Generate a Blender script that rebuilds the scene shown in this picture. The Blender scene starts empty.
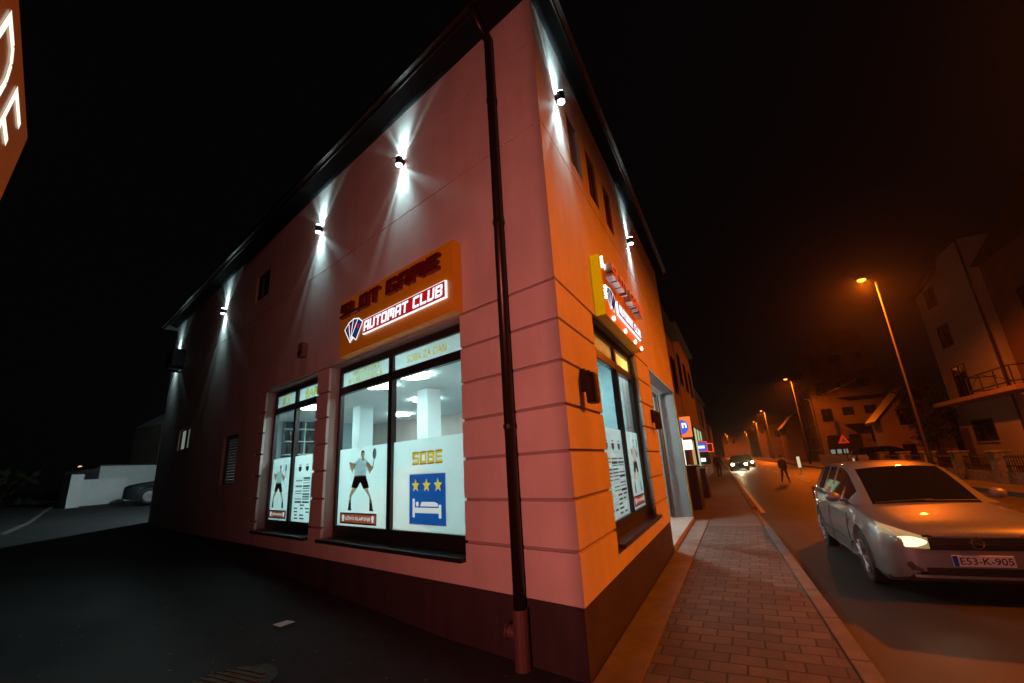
import bpy, bmesh, math, random
from mathutils import Vector, Matrix
random.seed(11)
sc = bpy.context.scene
COL = sc.collection
PI = math.pi
R = math.radians
HAZE = 0.0007
A = -0.27518239                      # direction of the alley front of the corner building
CA, SA = math.cos(A), math.sin(A)
OX, OY = SA, -CA                     # outward normal of the alley front

def ML(u, d, z):                     # alley front: u along, d outward, z up
    if abs(u) < 1e-6 and abs(d) > 1e-9: u = 1.3214 * d
    return (u * CA + d * OX, u * SA + d * OY, z)
def MR(y, d, z):                     # street front
    if abs(y) < 1e-6 and abs(d) > 1e-9: y = -1.3214 * d
    return (d, y, z)
def MW(x, y, z): return (x, y, z)
def stx(x, y): return x - 0.036 * y  # the street drifts slightly left
def alley_z(x, y):
    d = -(x * CA + y * SA)
    return 0.042 * max(0.0, d - 1.5)

# ------------------------------------------------------------------ materials
def mat(name, col, rough=0.6, metal=0.0, var=0.0, vscale=3.0, bump=0.0, bscale=40.0, spec=0.5, emit=None, estr=0.0, stretch=None):
    m = bpy.data.materials.new(name); m.use_nodes = True
    nt = m.node_tree; b = nt.nodes['Principled BSDF']
    b.inputs['Base Color'].default_value = (*col, 1)
    b.inputs['Roughness'].default_value = rough
    b.inputs['Metallic'].default_value = metal
    b.inputs['Specular IOR Level'].default_value = spec
    if emit:
        b.inputs['Emission Color'].default_value = (*emit, 1)
        b.inputs['Emission Strength'].default_value = estr
    if var or bump:
        tc = nt.nodes.new('ShaderNodeTexCoord')
        src = tc.outputs['Object']
        if stretch:
            mp = nt.nodes.new('ShaderNodeMapping'); mp.inputs['Scale'].default_value = stretch
            nt.links.new(src, mp.inputs['Vector']); src = mp.outputs['Vector']
    if var:
        n = nt.nodes.new('ShaderNodeTexNoise'); n.inputs['Scale'].default_value = vscale
        n.inputs['Detail'].default_value = 6; n.inputs['Roughness'].default_value = 0.65
        nt.links.new(src, n.inputs['Vector'])
        mr = nt.nodes.new('ShaderNodeMapRange')
        mr.inputs['From Min'].default_value = 0.3; mr.inputs['From Max'].default_value = 0.7
        mr.inputs['To Min'].default_value = 1 - var; mr.inputs['To Max'].default_value = 1 + var * 0.6
        nt.links.new(n.outputs['Fac'], mr.inputs['Value'])
        mx = nt.nodes.new('ShaderNodeMix'); mx.data_type = 'RGBA'; mx.blend_type = 'MULTIPLY'
        mx.inputs['Factor'].default_value = 1
        mx.inputs['A'].default_value = (*col, 1)
        nt.links.new(mr.outputs['Result'], mx.inputs['B'])
        nt.links.new(mx.outputs['Result'], b.inputs['Base Color'])
    if bump:
        n2 = nt.nodes.new('ShaderNodeTexNoise'); n2.inputs['Scale'].default_value = bscale
        n2.inputs['Detail'].default_value = 5
        nt.links.new(src, n2.inputs['Vector'])
        bp = nt.nodes.new('ShaderNodeBump'); bp.inputs['Strength'].default_value = bump
        bp.inputs['Distance'].default_value = 0.02
        nt.links.new(n2.outputs['Fac'], bp.inputs['Height'])
        nt.links.new(bp.outputs['Normal'], b.inputs['Normal'])
    return m

def emat(name, col, s):
    m = bpy.data.materials.new(name); m.use_nodes = True
    nt = m.node_tree; nt.nodes.remove(nt.nodes['Principled BSDF'])
    e = nt.nodes.new('ShaderNodeEmission'); e.inputs[0].default_value = (*col, 1); e.inputs[1].default_value = s
    nt.links.new(e.outputs[0], nt.nodes['Material Output'].inputs[0])
    return m

def glass_mat(name, tint, refl=0.9):
    m = bpy.data.materials.new(name); m.use_nodes = True
    nt = m.node_tree; nt.nodes.remove(nt.nodes['Principled BSDF'])
    t = nt.nodes.new('ShaderNodeBsdfTransparent'); t.inputs[0].default_value = (*tint, 1)
    g = nt.nodes.new('ShaderNodeBsdfGlossy'); g.inputs['Roughness'].default_value = 0.02
    fr = nt.nodes.new('ShaderNodeLayerWeight')
    pw = nt.nodes.new('ShaderNodeMath'); pw.operation = 'POWER'; pw.inputs[1].default_value = 5
    ml = nt.nodes.new('ShaderNodeMath'); ml.operation = 'MULTIPLY_ADD'; ml.inputs[1].default_value = refl; ml.inputs[2].default_value = 0.05
    mx = nt.nodes.new('ShaderNodeMixShader')
    nt.links.new(fr.outputs['Facing'], pw.inputs[0]); nt.links.new(pw.outputs[0], ml.inputs[0]); nt.links.new(ml.outputs[0], mx.inputs[0])
    nt.links.new(t.outputs[0], mx.inputs[1]); nt.links.new(g.outputs[0], mx.inputs[2])
    nt.links.new(mx.outputs[0], nt.nodes['Material Output'].inputs[0])
    return m

def film_mat(name, col, trans=0.75):
    m = bpy.data.materials.new(name); m.use_nodes = True
    nt = m.node_tree; nt.nodes.remove(nt.nodes['Principled BSDF'])
    d = nt.nodes.new('ShaderNodeBsdfDiffuse'); d.inputs[0].default_value = (*col, 1)
    t = nt.nodes.new('ShaderNodeBsdfTranslucent'); t.inputs[0].default_value = (*col, 1)
    mx = nt.nodes.new('ShaderNodeMixShader'); mx.inputs[0].default_value = trans
    nt.links.new(d.outputs[0], mx.inputs[1]); nt.links.new(t.outputs[0], mx.inputs[2])
    nt.links.new(mx.outputs[0], nt.nodes['Material Output'].inputs[0])
    return m

def brick_mat(name, c1, c2, mortar, bw, rh, ms, bump=0.6, rough=0.75, offs=0.5, rot=0.0):
    m = bpy.data.materials.new(name); m.use_nodes = True
    nt = m.node_tree; b = nt.nodes['Principled BSDF']; b.inputs['Roughness'].default_value = rough
    tc = nt.nodes.new('ShaderNodeTexCoord')
    mp = nt.nodes.new('ShaderNodeMapping'); mp.inputs['Rotation'].default_value = (0, 0, rot)
    nz0 = nt.nodes.new('ShaderNodeTexNoise'); nz0.inputs['Scale'].default_value = 1.3
    nt.links.new(tc.outputs['Object'], nz0.inputs['Vector'])
    sub = nt.nodes.new('ShaderNodeVectorMath'); sub.operation = 'SCALE'; sub.inputs['Scale'].default_value = 0.05
    nt.links.new(nz0.outputs['Color'], sub.inputs[0])
    add = nt.nodes.new('ShaderNodeVectorMath'); add.operation = 'ADD'
    nt.links.new(tc.outputs['Object'], add.inputs[0]); nt.links.new(sub.outputs[0], add.inputs[1])
    nt.links.new(add.outputs[0], mp.inputs['Vector'])
    br = nt.nodes.new('ShaderNodeTexBrick')
    br.inputs['Color1'].default_value = (*c1, 1); br.inputs['Color2'].default_value = (*c2, 1)
    br.inputs['Mortar'].default_value = (*mortar, 1)
    br.inputs['Scale'].default_value = 1; br.inputs['Mortar Size'].default_value = ms
    br.inputs['Mortar Smooth'].default_value = 0.25
    br.inputs['Brick Width'].default_value = bw; br.inputs['Row Height'].default_value = rh
    br.offset = offs
    nt.links.new(mp.outputs[0], br.inputs['Vector'])
    nz = nt.nodes.new('ShaderNodeTexNoise'); nz.inputs['Scale'].default_value = 2.2; nz.inputs['Detail'].default_value = 8
    nz.inputs['Roughness'].default_value = 0.7
    nt.links.new(tc.outputs['Object'], nz.inputs['Vector'])
    mr = nt.nodes.new('ShaderNodeMapRange'); mr.inputs['From Min'].default_value = 0.3; mr.inputs['From Max'].default_value = 0.72
    mr.inputs['To Min'].default_value = 0.62; mr.inputs['To Max'].default_value = 1.15
    nt.links.new(nz.outputs['Fac'], mr.inputs['Value'])
    mx = nt.nodes.new('ShaderNodeMix'); mx.data_type = 'RGBA'; mx.blend_type = 'MULTIPLY'; mx.inputs['Factor'].default_value = 1
    nt.links.new(br.outputs['Color'], mx.inputs['A']); nt.links.new(mr.outputs[0], mx.inputs['B'])
    nt.links.new(mx.outputs['Result'], b.inputs['Base Color'])
    n2 = nt.nodes.new('ShaderNodeTexNoise'); n2.inputs['Scale'].default_value = 70; n2.inputs['Detail'].default_value = 4
    nt.links.new(tc.outputs['Object'], n2.inputs['Vector'])
    inv = nt.nodes.new('ShaderNodeMath'); inv.operation = 'MULTIPLY_ADD'; inv.inputs[1].default_value = -1.0; inv.inputs[2].default_value = 1.0
    nt.links.new(br.outputs['Fac'], inv.inputs[0])
    ad = nt.nodes.new('ShaderNodeMath'); ad.operation = 'MULTIPLY_ADD'; ad.inputs[1].default_value = 0.25
    nt.links.new(n2.outputs['Fac'], ad.inputs[0]); nt.links.new(inv.outputs[0], ad.inputs[2])
    bp = nt.nodes.new('ShaderNodeBump'); bp.inputs['Strength'].default_value = bump; bp.inputs['Distance'].default_value = 0.012
    nt.links.new(ad.outputs[0], bp.inputs['Height']); nt.links.new(bp.outputs['Normal'], b.inputs['Normal'])
    return m

SOD = (1.0, 0.148, 0.004)
M = {}
M['plaster'] = mat('pale pink render', (0.62, 0.54, 0.50), 0.88, var=0.13, vscale=1.1, bump=0.35, bscale=150)
def add_streaks(m, amt, sc_):
    nt = m.node_tree; b = nt.nodes['Principled BSDF']; lk = b.inputs['Base Color'].links[0]; srcs = lk.from_socket
    tc = nt.nodes.new('ShaderNodeTexCoord'); mp = nt.nodes.new('ShaderNodeMapping'); mp.inputs['Scale'].default_value = sc_
    n = nt.nodes.new('ShaderNodeTexNoise'); n.inputs['Scale'].default_value = 1.0; n.inputs['Detail'].default_value = 7; n.inputs['Roughness'].default_value = .6
    mr = nt.nodes.new('ShaderNodeMapRange'); mr.inputs['From Min'].default_value = .42; mr.inputs['From Max'].default_value = .68; mr.inputs['To Min'].default_value = 1.0; mr.inputs['To Max'].default_value = 1 - amt
    mx = nt.nodes.new('ShaderNodeMix'); mx.data_type = 'RGBA'; mx.blend_type = 'MULTIPLY'; mx.inputs['Factor'].default_value = 1
    nt.links.new(tc.outputs['Object'], mp.inputs['Vector']); nt.links.new(mp.outputs[0], n.inputs['Vector']); nt.links.new(n.outputs['Fac'], mr.inputs['Value'])
    nt.links.new(srcs, mx.inputs['A']); nt.links.new(mr.outputs[0], mx.inputs['B']); nt.links.new(mx.outputs['Result'], b.inputs['Base Color'])
add_streaks(M['plaster'], .10, (3.0, 3.0, .35))
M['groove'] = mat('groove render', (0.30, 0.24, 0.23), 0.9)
M['plinth'] = mat('brown plinth paint', (0.042, 0.027, 0.030), 0.7, var=0.25, vscale=2.5, bump=0.2, bscale=120)
M['black_frame'] = mat('black window frame', (0.012, 0.012, 0.013), 0.35)
M['brown_metal'] = mat('dark brown sheet metal', (0.020, 0.012, 0.011), 0.32, 0.3)
M['eave'] = mat('dark soffit boards', (0.012, 0.013, 0.014), 0.9, var=0.2, vscale=4, spec=0.03)
M['roof'] = mat('dark roof tiles', (0.05, 0.03, 0.028), 0.7, var=0.3, vscale=6)
M['glass'] = glass_mat('window glass', (0.93, 0.97, 0.96))
M['film'] = film_mat('white frosted film', (0.70, 0.84, 0.83), 0.75)
M['orange_film'] = film_mat('orange film', (0.98, 0.46, 0.10), 0.6)
M['int_wall'] = mat('interior paint', (0.66, 0.76, 0.77), 0.8, var=0.04)
M['int_teal'] = mat('interior back wall', (0.14, 0.30, 0.36), 0.7, var=0.1)
M['int_ceil'] = mat('interior ceiling', (0.80, 0.86, 0.86), 0.85)
M['int_floor'] = mat('interior tiles', (0.35, 0.36, 0.36), 0.35, var=0.1)
M['lampdisc'] = emat('interior lamp disc', (0.72, 1.0, 0.985), 46.0)
M['gold'] = film_mat('gold print', (0.8, 0.62, 0.08), 0.6)
M['yellow'] = film_mat('yellow print', (0.9, 0.8, 0.1), 0.7)
M['blue'] = film_mat('blue print', (0.03, 0.22, 0.85), 0.7)
M['paper'] = film_mat('paper print', (0.85, 0.88, 0.88), 0.7)
M['ink'] = mat('black print', (0.012, 0.013, 0.016), 0.5)
M['grey_ink'] = film_mat('grey ink print', (0.16, 0.19, 0.2), 0.5)
M['red_print'] = film_mat('red print print', (0.6, 0.13, 0.05), 0.6)
M['skin_print'] = film_mat('skin print print', (0.6, 0.42, 0.24), 0.6)
M['shirt_print'] = film_mat('shirt print print', (0.68, 0.82, 0.86), 0.7)
M['orange_box'] = mat('orange sign sheet', (0.55, 0.19, 0.006), 0.45, var=0.12, vscale=5, emit=(0.62, 0.20, 0.0), estr=0.09)  # faint emission put in to lighten the sheet
M['red_letter'] = mat('red letter shell', (0.10, 0.006, 0.008), 0.3, emit=(0.5, 0.0, 0.01), estr=0.012)
M['steel'] = mat('brushed steel sides', (0.55, 0.55, 0.57), 0.3, 0.9)
M['red_lit'] = emat('lit red panel', (0.50, 0.010, 0.016), 0.75)
M['white_lit'] = emat('lit white letter', (0.93, 0.95, 1.0), 1.25)
M['bulb_white'] = emat('sign bulb', (1.0, 0.93, 0.85), 7.0)
M['orange_lit'] = emat('lit orange letter', (1.0, 0.10, 0.015), 1.0)
M['lamp_body'] = mat('dark wall lamp body', (0.05, 0.07, 0.08), 0.4, 0.6)
M['lens_white'] = emat('wall lamp lens', (0.82, 1.0, 1.0), 45.0)
M['black_plastic'] = mat('black plastic', (0.015, 0.013, 0.013), 0.45)
M['speaker'] = mat('dark brown plastic', (0.028, 0.016, 0.014), 0.5)
M['pinkpipe'] = mat('cast pink socket', (0.085, 0.04, 0.038), 0.6)
M['grey_panel'] = mat('grey blue panel', (0.13, 0.175, 0.20), 0.4, var=0.06)
M['asphalt'] = mat('road asphalt', (0.028, 0.0255, 0.0245), 0.48, var=0.35, vscale=0.9, bump=0.35, bscale=160)
M['alley'] = mat('alley asphalt', (0.024, 0.024, 0.025), 0.85, var=0.45, vscale=0.8, bump=0.5, bscale=110)
add_streaks(M['alley'], .55, (1.6, 1.6, 1.6)); add_streaks(M['asphalt'], .45, (2.2, .5, 1)); add_streaks(M['plinth'], .4, (4, 4, .8))
M['concrete'] = mat('concrete strip', (0.145, 0.13, 0.12), 0.85, var=0.4, vscale=2.0, bump=0.5, bscale=60)
M['kerb'] = mat('kerb stone', (0.125, 0.113, 0.105), 0.8, var=0.3, vscale=4, bump=0.4, bscale=70)
M['pavers'] = brick_mat('concrete block pavers', (0.115, 0.097, 0.086), (0.060, 0.053, 0.050), (0.014, 0.012, 0.011), 0.262, 0.185, 0.009, rot=R(1.5))
M['paint'] = mat('road paint', (0.62, 0.60, 0.56), 0.7, var=0.35, vscale=6)
M['pole'] = mat('galvanised pole', (0.11, 0.105, 0.10), 0.5, 0.3)
M['sodium'] = emat('sodium bulb', (1.0, 0.25, 0.032), 5.0)
M['lamp_pole'] = mat('weathered lamp pole', (0.022, 0.020, 0.019), 0.6, 0.2)
M['stone'] = mat('rough stone', (0.22, 0.19, 0.16), 0.9, var=0.6, vscale=7, bump=1.0, bscale=14)
M['rail'] = mat('dark railing', (0.03, 0.025, 0.022), 0.5, 0.3)
M['whitewall'] = mat('whitewashed wall', (0.66, 0.68, 0.68), 0.85, var=0.12, vscale=1.2)
M['house_white'] = mat('house render', (0.50, 0.45, 0.46), 0.9, var=0.12, vscale=0.8)
M['house_orange'] = mat('house ochre render', (0.46, 0.30, 0.20), 0.9, var=0.15, vscale=0.8)
M['house_dark'] = mat('grey brown render', (0.16, 0.12, 0.10), 0.9, var=0.25, vscale=1)
M['darkglass'] = mat('dark window', (0.012, 0.012, 0.014), 0.08)
M['carpaint'] = mat('silver car paint', (0.20, 0.215, 0.225), 0.42, 0.35, spec=0.5)
cpb = M['carpaint'].node_tree.nodes['Principled BSDF']; cpb.inputs['Coat Weight'].default_value = 1.0; cpb.inputs['Coat Roughness'].default_value = 0.03
M['darkcar'] = mat('dark car paint', (0.03, 0.035, 0.04), 0.25, 0.3)
M['carglass'] = mat('car glass', (0.010, 0.011, 0.013), 0.04, spec=0.7)
M['tyre'] = mat('tyre rubber', (0.018, 0.018, 0.018), 0.8)
M['rim'] = mat('alloy rim', (0.35, 0.35, 0.36), 0.35, 0.8)
M['chrome'] = mat('chrome', (0.6, 0.6, 0.6), 0.15, 1.0)
M['headlight'] = emat('lit headlamp', (1.0, 0.84, 0.42), 1.9)
M['lampglass'] = mat('headlamp glass', (0.45, 0.42, 0.34), 0.1, 0.4, emit=(1.0, 0.75, 0.3), estr=0.25)
M['tail'] = mat('unlit tail lamp', (.20, .01, .01), .2)
M['plate'] = mat('number plate', (0.62, 0.60, 0.58), 0.4)
M['jacket'] = mat('dark jacket', (0.018, 0.017, 0.02), 0.8)
M['jeans'] = mat('dark jeans', (0.022, 0.024, 0.035), 0.85)
M['skin'] = mat('skin', (0.42, 0.26, 0.19), 0.6)
M['hair'] = mat('dark hair', (0.02, 0.014, 0.01), 0.6)
M['leaf'] = mat('dark foliage', (0.035, 0.055, 0.02), 0.7, var=0.4, vscale=3)
M['bark'] = mat('bark', (0.06, 0.045, 0.035), 0.9)
M['shopblue'] = emat('lit blue', (0.05, 0.13, 0.75), 1.1)
M['shoporange'] = emat('lit orange', (1.0, 0.22, 0.05), 1.0)
M['shopwhite'] = emat('lit white', (0.9, 0.95, 0.9), 1.5)
M['shopgreen'] = emat('lit pale green window', (0.62, 0.78, 0.42), 0.75)
M['shopwarm'] = emat('warm lit window', (1.0, 0.62, 0.28), 0.5)
M['winwhite'] = emat('dim lit pane', (0.8, 0.9, 0.75), 0.22)
M['wingreen'] = emat('dim green pane', (0.50, 0.72, 0.48), 0.16)
M['redneon'] = emat('red neon', (1.0, 0.07, 0.03), 1.6)
M['signred'] = mat('red sign border', (0.75, 0.02, 0.02), 0.3, emit=(1.0, 0.03, 0.02), estr=0.35)
M['signwhite'] = mat('white sign face', (0.7, 0.7, 0.68), 0.4)
M['totem'] = mat('brown orange acrylic', (0.16, 0.035, 0.002), 0.35, emit=(0.36, 0.075, 0.002), estr=0.2)
M['iron'] = mat('rusty cast iron', (0.10, 0.055, 0.022), 0.6, 0.5, var=0.4, vscale=9, bump=0.6, bscale=50)

# ------------------------------------------------------------------ mesh builder
ORG = {}
class MB:
    def __init__(self): self.v = []; self.f = []; self.m = []
    def face(self, pts, mi=0):
        n = len(self.v); self.v += [tuple(p) for p in pts]; self.f.append(tuple(range(n, n + len(pts)))); self.m.append(mi)
    def box(self, a0, a1, b0, b1, c0, c1, mp=MW, mi=0):
        n = len(self.v)
        for a in (a0, a1):
            for b in (b0, b1):
                for c in (c0, c1): self.v.append(tuple(mp(a, b, c)))
        for q in ((0, 1, 3, 2), (4, 6, 7, 5), (0, 4, 5, 1), (2, 3, 7, 6), (0, 2, 6, 4), (1, 5, 7, 3)):
            self.f.append(tuple(n + i for i in q)); self.m.append(mi)
    def prism(self, poly, h0, h1, fn, mi=0, side=None):   # poly of (a, b); fn(a, b, h) -> point
        n = len(self.v); k = len(poly)
        for h in (h0, h1):
            for a, b in poly: self.v.append(tuple(fn(a, b, h)))
        self.f.append(tuple(range(n, n + k))); self.m.append(mi)
        self.f.append(tuple(range(n + 2 * k - 1, n + k - 1, -1))); self.m.append(mi)
        for i in range(k):
            j = (i + 1) % k
            self.f.append((n + i, n + k + i, n + k + j, n + j)); self.m.append(mi if side is None else side)
    def tube(self, pts, r, seg=10, mi=0, caps=True):
        P = [Vector(p) for p in pts]; rr = r if isinstance(r, (list, tuple)) else [r] * len(P)
        n = len(self.v); prev = None
        for i, p in enumerate(P):
            t = (P[min(i + 1, len(P) - 1)] - P[max(i - 1, 0)]).normalized()
            if prev is None:
                a = Vector((0, 0, 1)) if abs(t.z) < 0.9 else Vector((1, 0, 0))
                x = t.cross(a).normalized()
            else:
                x = (prev - t * prev.dot(t)).normalized()
            prev = x; y = t.cross(x)
            for k in range(seg):
                an = 2 * PI * k / seg
                self.v.append(tuple(p + (x * math.cos(an) + y * math.sin(an)) * rr[i]))
        for i in range(len(P) - 1):
            for k in range(seg):
                k2 = (k + 1) % seg
                self.f.append((n + i * seg + k, n + i * seg + k2, n + (i + 1) * seg + k2, n + (i + 1) * seg + k)); self.m.append(mi)
        if caps:
            self.f.append(tuple(n + k for k in range(seg))); self.m.append(mi)
            b = n + (len(P) - 1) * seg
            self.f.append(tuple(b + k for k in range(seg - 1, -1, -1))); self.m.append(mi)
    def ball(self, c, rx, ry=None, rz=None, seg=12, rings=8, mi=0):
        ry = ry or rx; rz = rz or rx; n = len(self.v)
        for i in range(rings + 1):
            th = PI * i / rings
            for k in range(seg):
                ph = 2 * PI * k / seg
                self.v.append((c[0] + rx * math.sin(th) * math.cos(ph), c[1] + ry * math.sin(th) * math.sin(ph), c[2] + rz * math.cos(th)))
        for i in range(rings):
            for k in range(seg):
                k2 = (k + 1) % seg
                self.f.append((n + i * seg + k, n + (i + 1) * seg + k, n + (i + 1) * seg + k2, n + i * seg + k2)); self.m.append(mi)
    def build(self, name, mats, parent=None, smooth=False, bevel=0.0, subsurf=0, recalc=True):
        o0 = Vector(ORG.get(parent.name, (0, 0, 0))) if parent else Vector((0, 0, 0))
        me = bpy.data.meshes.new(name)
        me.from_pydata([tuple(Vector(v) - o0) for v in self.v], [], self.f)
        if not isinstance(mats, (list, tuple)): mats = [mats]
        for m in mats: me.materials.append(m)
        for p, i in zip(me.polygons, self.m): p.material_index = i; p.use_smooth = smooth
        bm = bmesh.new(); bm.from_mesh(me)
        bmesh.ops.remove_doubles(bm, verts=bm.verts, dist=1e-5) if smooth else None
        if recalc: bmesh.ops.recalc_face_normals(bm, faces=bm.faces)
        bm.to_mesh(me); bm.free(); me.update()
        o = bpy.data.objects.new(name, me); COL.objects.link(o)
        if parent: o.parent = parent; ORG[o.name] = tuple(o0)
        else: ORG[o.name] = (0, 0, 0)
        if bevel:
            b = o.modifiers.new('bevel', 'BEVEL'); b.width = bevel; b.segments = 2; b.limit_method = 'ANGLE'
        if subsurf:
            s = o.modifiers.new('sub', 'SUBSURF'); s.levels = subsurf; s.render_levels = subsurf
        return o

def tag(o, label, cat, group=None, kind=None):
    if label: o['label'] = label
    if cat: o['category'] = cat
    if group: o['group'] = group
    if kind: o['kind'] = kind
    return o
def empty(name, loc, label=None, cat=None, group=None, rz=0.0):
    o = bpy.data.objects.new(name, None); COL.objects.link(o)
    o.empty_display_size = 0.2; o.location = loc; o.rotation_euler = (0, 0, rz)
    ORG[o.name] = (0, 0, 0) if rz or group == '_local' else tuple(loc)
    tag(o, label, cat, group if group != '_local' else None)
    return o
def local(o): ORG[o.name] = (0, 0, 0); return o      # children of o are given in its own coordinates
def copy_tree(o, parent=None):
    c = o.copy(); COL.objects.link(c); c.parent = parent
    for ch in list(o.children): copy_tree(ch, c)
    return c
def structure(o): o['kind'] = 'structure'; return o

def text_mesh(body, bold=0.0, extrude=0.0):
    cu = bpy.data.curves.new('t', 'FONT'); cu.body = body; cu.size = 1; cu.offset = bold; cu.extrude = extrude; cu.resolution_u = 3
    ob = bpy.data.objects.new('t', cu); COL.objects.link(ob)
    dg = bpy.context.evaluated_depsgraph_get(); dg.update()
    me = bpy.data.meshes.new_from_object(ob.evaluated_get(dg))
    vs = [v.co.copy() for v in me.vertices]; fs = [tuple(p.vertices) for p in me.polygons]
    bpy.data.objects.remove(ob); bpy.data.curves.remove(cu); bpy.data.meshes.remove(me)
    xs = [v.x for v in vs]; ys = [v.y for v in vs]
    x0, x1, y0, y1 = min(xs), max(xs), min(ys), max(ys)
    return [((v.x - x0) / (x1 - x0), (v.y - y0) / (y1 - y0), v.z) for v in vs], fs
def add_text(mb, body, a0, a1, c0, c1, d, mp, mi=0, bold=0.012):
    vs, fs = text_mesh(body, bold)
    n = len(mb.v)
    for x, y, z in vs: mb.v.append(tuple(mp(a0 + (a1 - a0) * x, d, c0 + (c1 - c0) * y)))
    for f in fs: mb.f.append(tuple(n + i for i in f)); mb.m.append(mi)

# square techno letters on a unit cell
T = 0.24
GL = {
 'A': [(0, 0, T, .86), (1 - T, 0, 1, 1), (.10, .8, 1 - T, 1), (T, .30, 1 - T, .48)],
 'U': [(0, 0, T, 1), (1 - T, .08, 1, 1), (T, 0, 1 - T, .2)],
 'T': [(0, .8, 1, 1), (.5 - T / 2, 0, .5 + T / 2, .8)],
 'O': [(0, .05, T, .95), (1 - T, .05, 1, .95), (.05, .8, .95, 1), (.05, 0, .95, .2)],
 'M': [(0, 0, T, 1), (1 - T, 0, 1, .95), (T, .8, 1 - T, 1), (.5 - T * .45, .25, .5 + T * .45, .8)],
 'C': [(0, .05, T, .95), (T * .5, .8, 1, 1), (T * .5, 0, 1, .2)],
 'L': [(0, 0, T, 1), (T, 0, 1, .2)],
 'B': [(0, 0, T, 1), (1 - T, .05, 1, .45), (1 - T, .55, 1, .95), (T, .8, 1 - T * .6, 1), (T, 0, 1 - T * .6, .2), (T, .41, 1 - T * .6, .59)],
 'S': [(0, .5, T, .95), (1 - T, .05, 1, .5), (.05, .8, 1, 1), (0, 0, .95, .2), (.04, .41, .96, .59)],
 'G': [(0, .05, T, .95), (.05, .8, 1, 1), (.05, 0, 1, .2), (1 - T, .2, 1, .52), (.5, .38, 1 - T, .52)],
 'E': [(0, 0, T, 1), (T, .8, 1, 1), (T, 0, 1, .2), (T, .41, .9, .59)],
}
def block_word(word, a0, a1, c0, c1, fn, mbs, h0, h1, slant=0.12, gap=0.2, mi=0, side=None):
    wd = [0.5 if ch == ' ' else (1.25 if ch == 'M' else 1.0) for ch in word]
    tot = sum(wd) + gap * (len(word) - 1); k = (a1 - a0 - slant * (c1 - c0)) / tot; x = a0
    for ch, w in zip(word, wd):
        if ch != ' ':
            mb = mbs() if callable(mbs) else mbs
            for (p, q, r, s) in GL[ch]:
                pol = [(p, q), (r, q), (r, s), (p, s)]
                pts = [(x + w * k * a + slant * (c1 - c0) * b, c0 + (c1 - c0) * b) for a, b in pol]
                mb.prism(pts, h0, h1, fn, mi, side)
        x += (w + gap) * k

def arc(cx, cy, r, a0, a1, n): return [(cx + r * math.cos(a0 + (a1 - a0) * i / n), cy + r * math.sin(a0 + (a1 - a0) * i / n)) for i in range(n + 1)]
def star(cx, cy, r): return [(cx + (r if i % 2 == 0 else r * .42) * math.sin(PI * i / 5), cy + (r if i % 2 == 0 else r * .42) * math.cos(PI * i / 5)) for i in range(10)]

# ------------------------------------------------------------------ ground
def sheet(name, fn, mt, nu, nv, thick=0.0):
    mb = MB(); n0 = 0
    for i in range(nu + 1):
        for j in range(nv + 1): mb.v.append(fn(i / nu, j / nv))
    for i in range(nu):
        for j in range(nv):
            a = i * (nv + 1) + j
            mb.f.append((a, a + 1, a + nv + 2, a + nv + 1)); mb.m.append(0)
    o = mb.build(name, mt, recalc=False)
    return structure(o)
gm = MB(); gm.face([(-400, -300, -0.30), (400, -300, -0.30), (400, 500, -0.30), (-400, 500, -0.30)])
structure(gm.build('ground', mat('dark earth', (0.05, 0.045, 0.04), 0.95, var=0.4, vscale=0.3)))
rd = MB()
rd.face([(stx(1.93, -60), -60, -0.15), (stx(9.0, -60), -60, -0.15), (stx(9.0, 400), 400, -0.15), (stx(1.93, 400), 400, -0.15)])
structure(rd.build('road', M['asphalt']))
# alley: rising sheet left of the pavers
def alley_fn(s, t):
    # rows across the alley, columns along it
    d = -2.2 + 47.2 * t
    w = -26 + s * 26.0
    if s > 0.999: w = 0.25 if d > 0.5 else 0.0
    x, y = -d * CA, -d * SA
    x += -OX * w; y += -OY * w
    return (x, y, 0.042 * max(0.0, d - 1.5) - 0.006)
alley = sheet('alley', alley_fn, M['alley'], 10, 24)
# rear yard behind the building end
yd = MB(); yb = [(-15.3, 4.6), (-42, 11.9), (-42, 30), (-15.3, 30)]
yd.face([(x, y, 0.042 * max(0, -(x * CA + y * SA) - 1.5) - 0.02) for x, y in yb]); structure(yd.build('yard', M['alley']))
pv = MB()
ys = [-14 + i for i in range(23)]
pv.face([(0.34, -14, 0.0), (stx(1.78, -14), -14, 0.0), (stx(1.78, 8.2), 8.2, 0.0), (0.34, 8.2, 0.0)])
structure(pv.build('pavement', M['pavers']))
pv2 = MB()
pv2.face([(-3.0, 8.2, -0.004), (stx(1.78, 8.2), 8.2, -0.004), (stx(1.78, 120), 120, -0.004), (-8, 120, -0.004)])
structure(pv2.build('pavement', mat('worn far paving', (0.11, 0.098, 0.09), 0.7, var=0.4, vscale=1.2, bump=0.3, bscale=30, stretch=(0.5, 2.5, 1))))
cs = MB(); cs.box(0.0, 0.335, -0.6, 9.1, -0.28, 0.018)
structure(cs.build('apron_strip', M['concrete'], bevel=0.01))
kb = MB(); y = -14.0
while y < 7.3:
    kb.box(1.79, 1.93, y + 0.004, y + 0.996, -0.28, 0.012, mp=lambda a, b, c: (stx(a, b), b, c)); y += 1.0
y = 12.0
while y < 110:
    kb.box(1.79, 1.93, y + 0.004, y + 0.996, -0.28, 0.012, mp=lambda a, b, c: (stx(a, b), b, c)); y += 1.0
structure(kb.build('kerb', M['kerb'], bevel=0.012))
dk = MB()
dk.face([(stx(1.785, 7.3), 7.3, 0.004), (stx(1.93, 7.3), 7.3, -0.03), (stx(1.93, 12), 12, -0.1), (stx(1.785, 12), 12, 0.0)])
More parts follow.
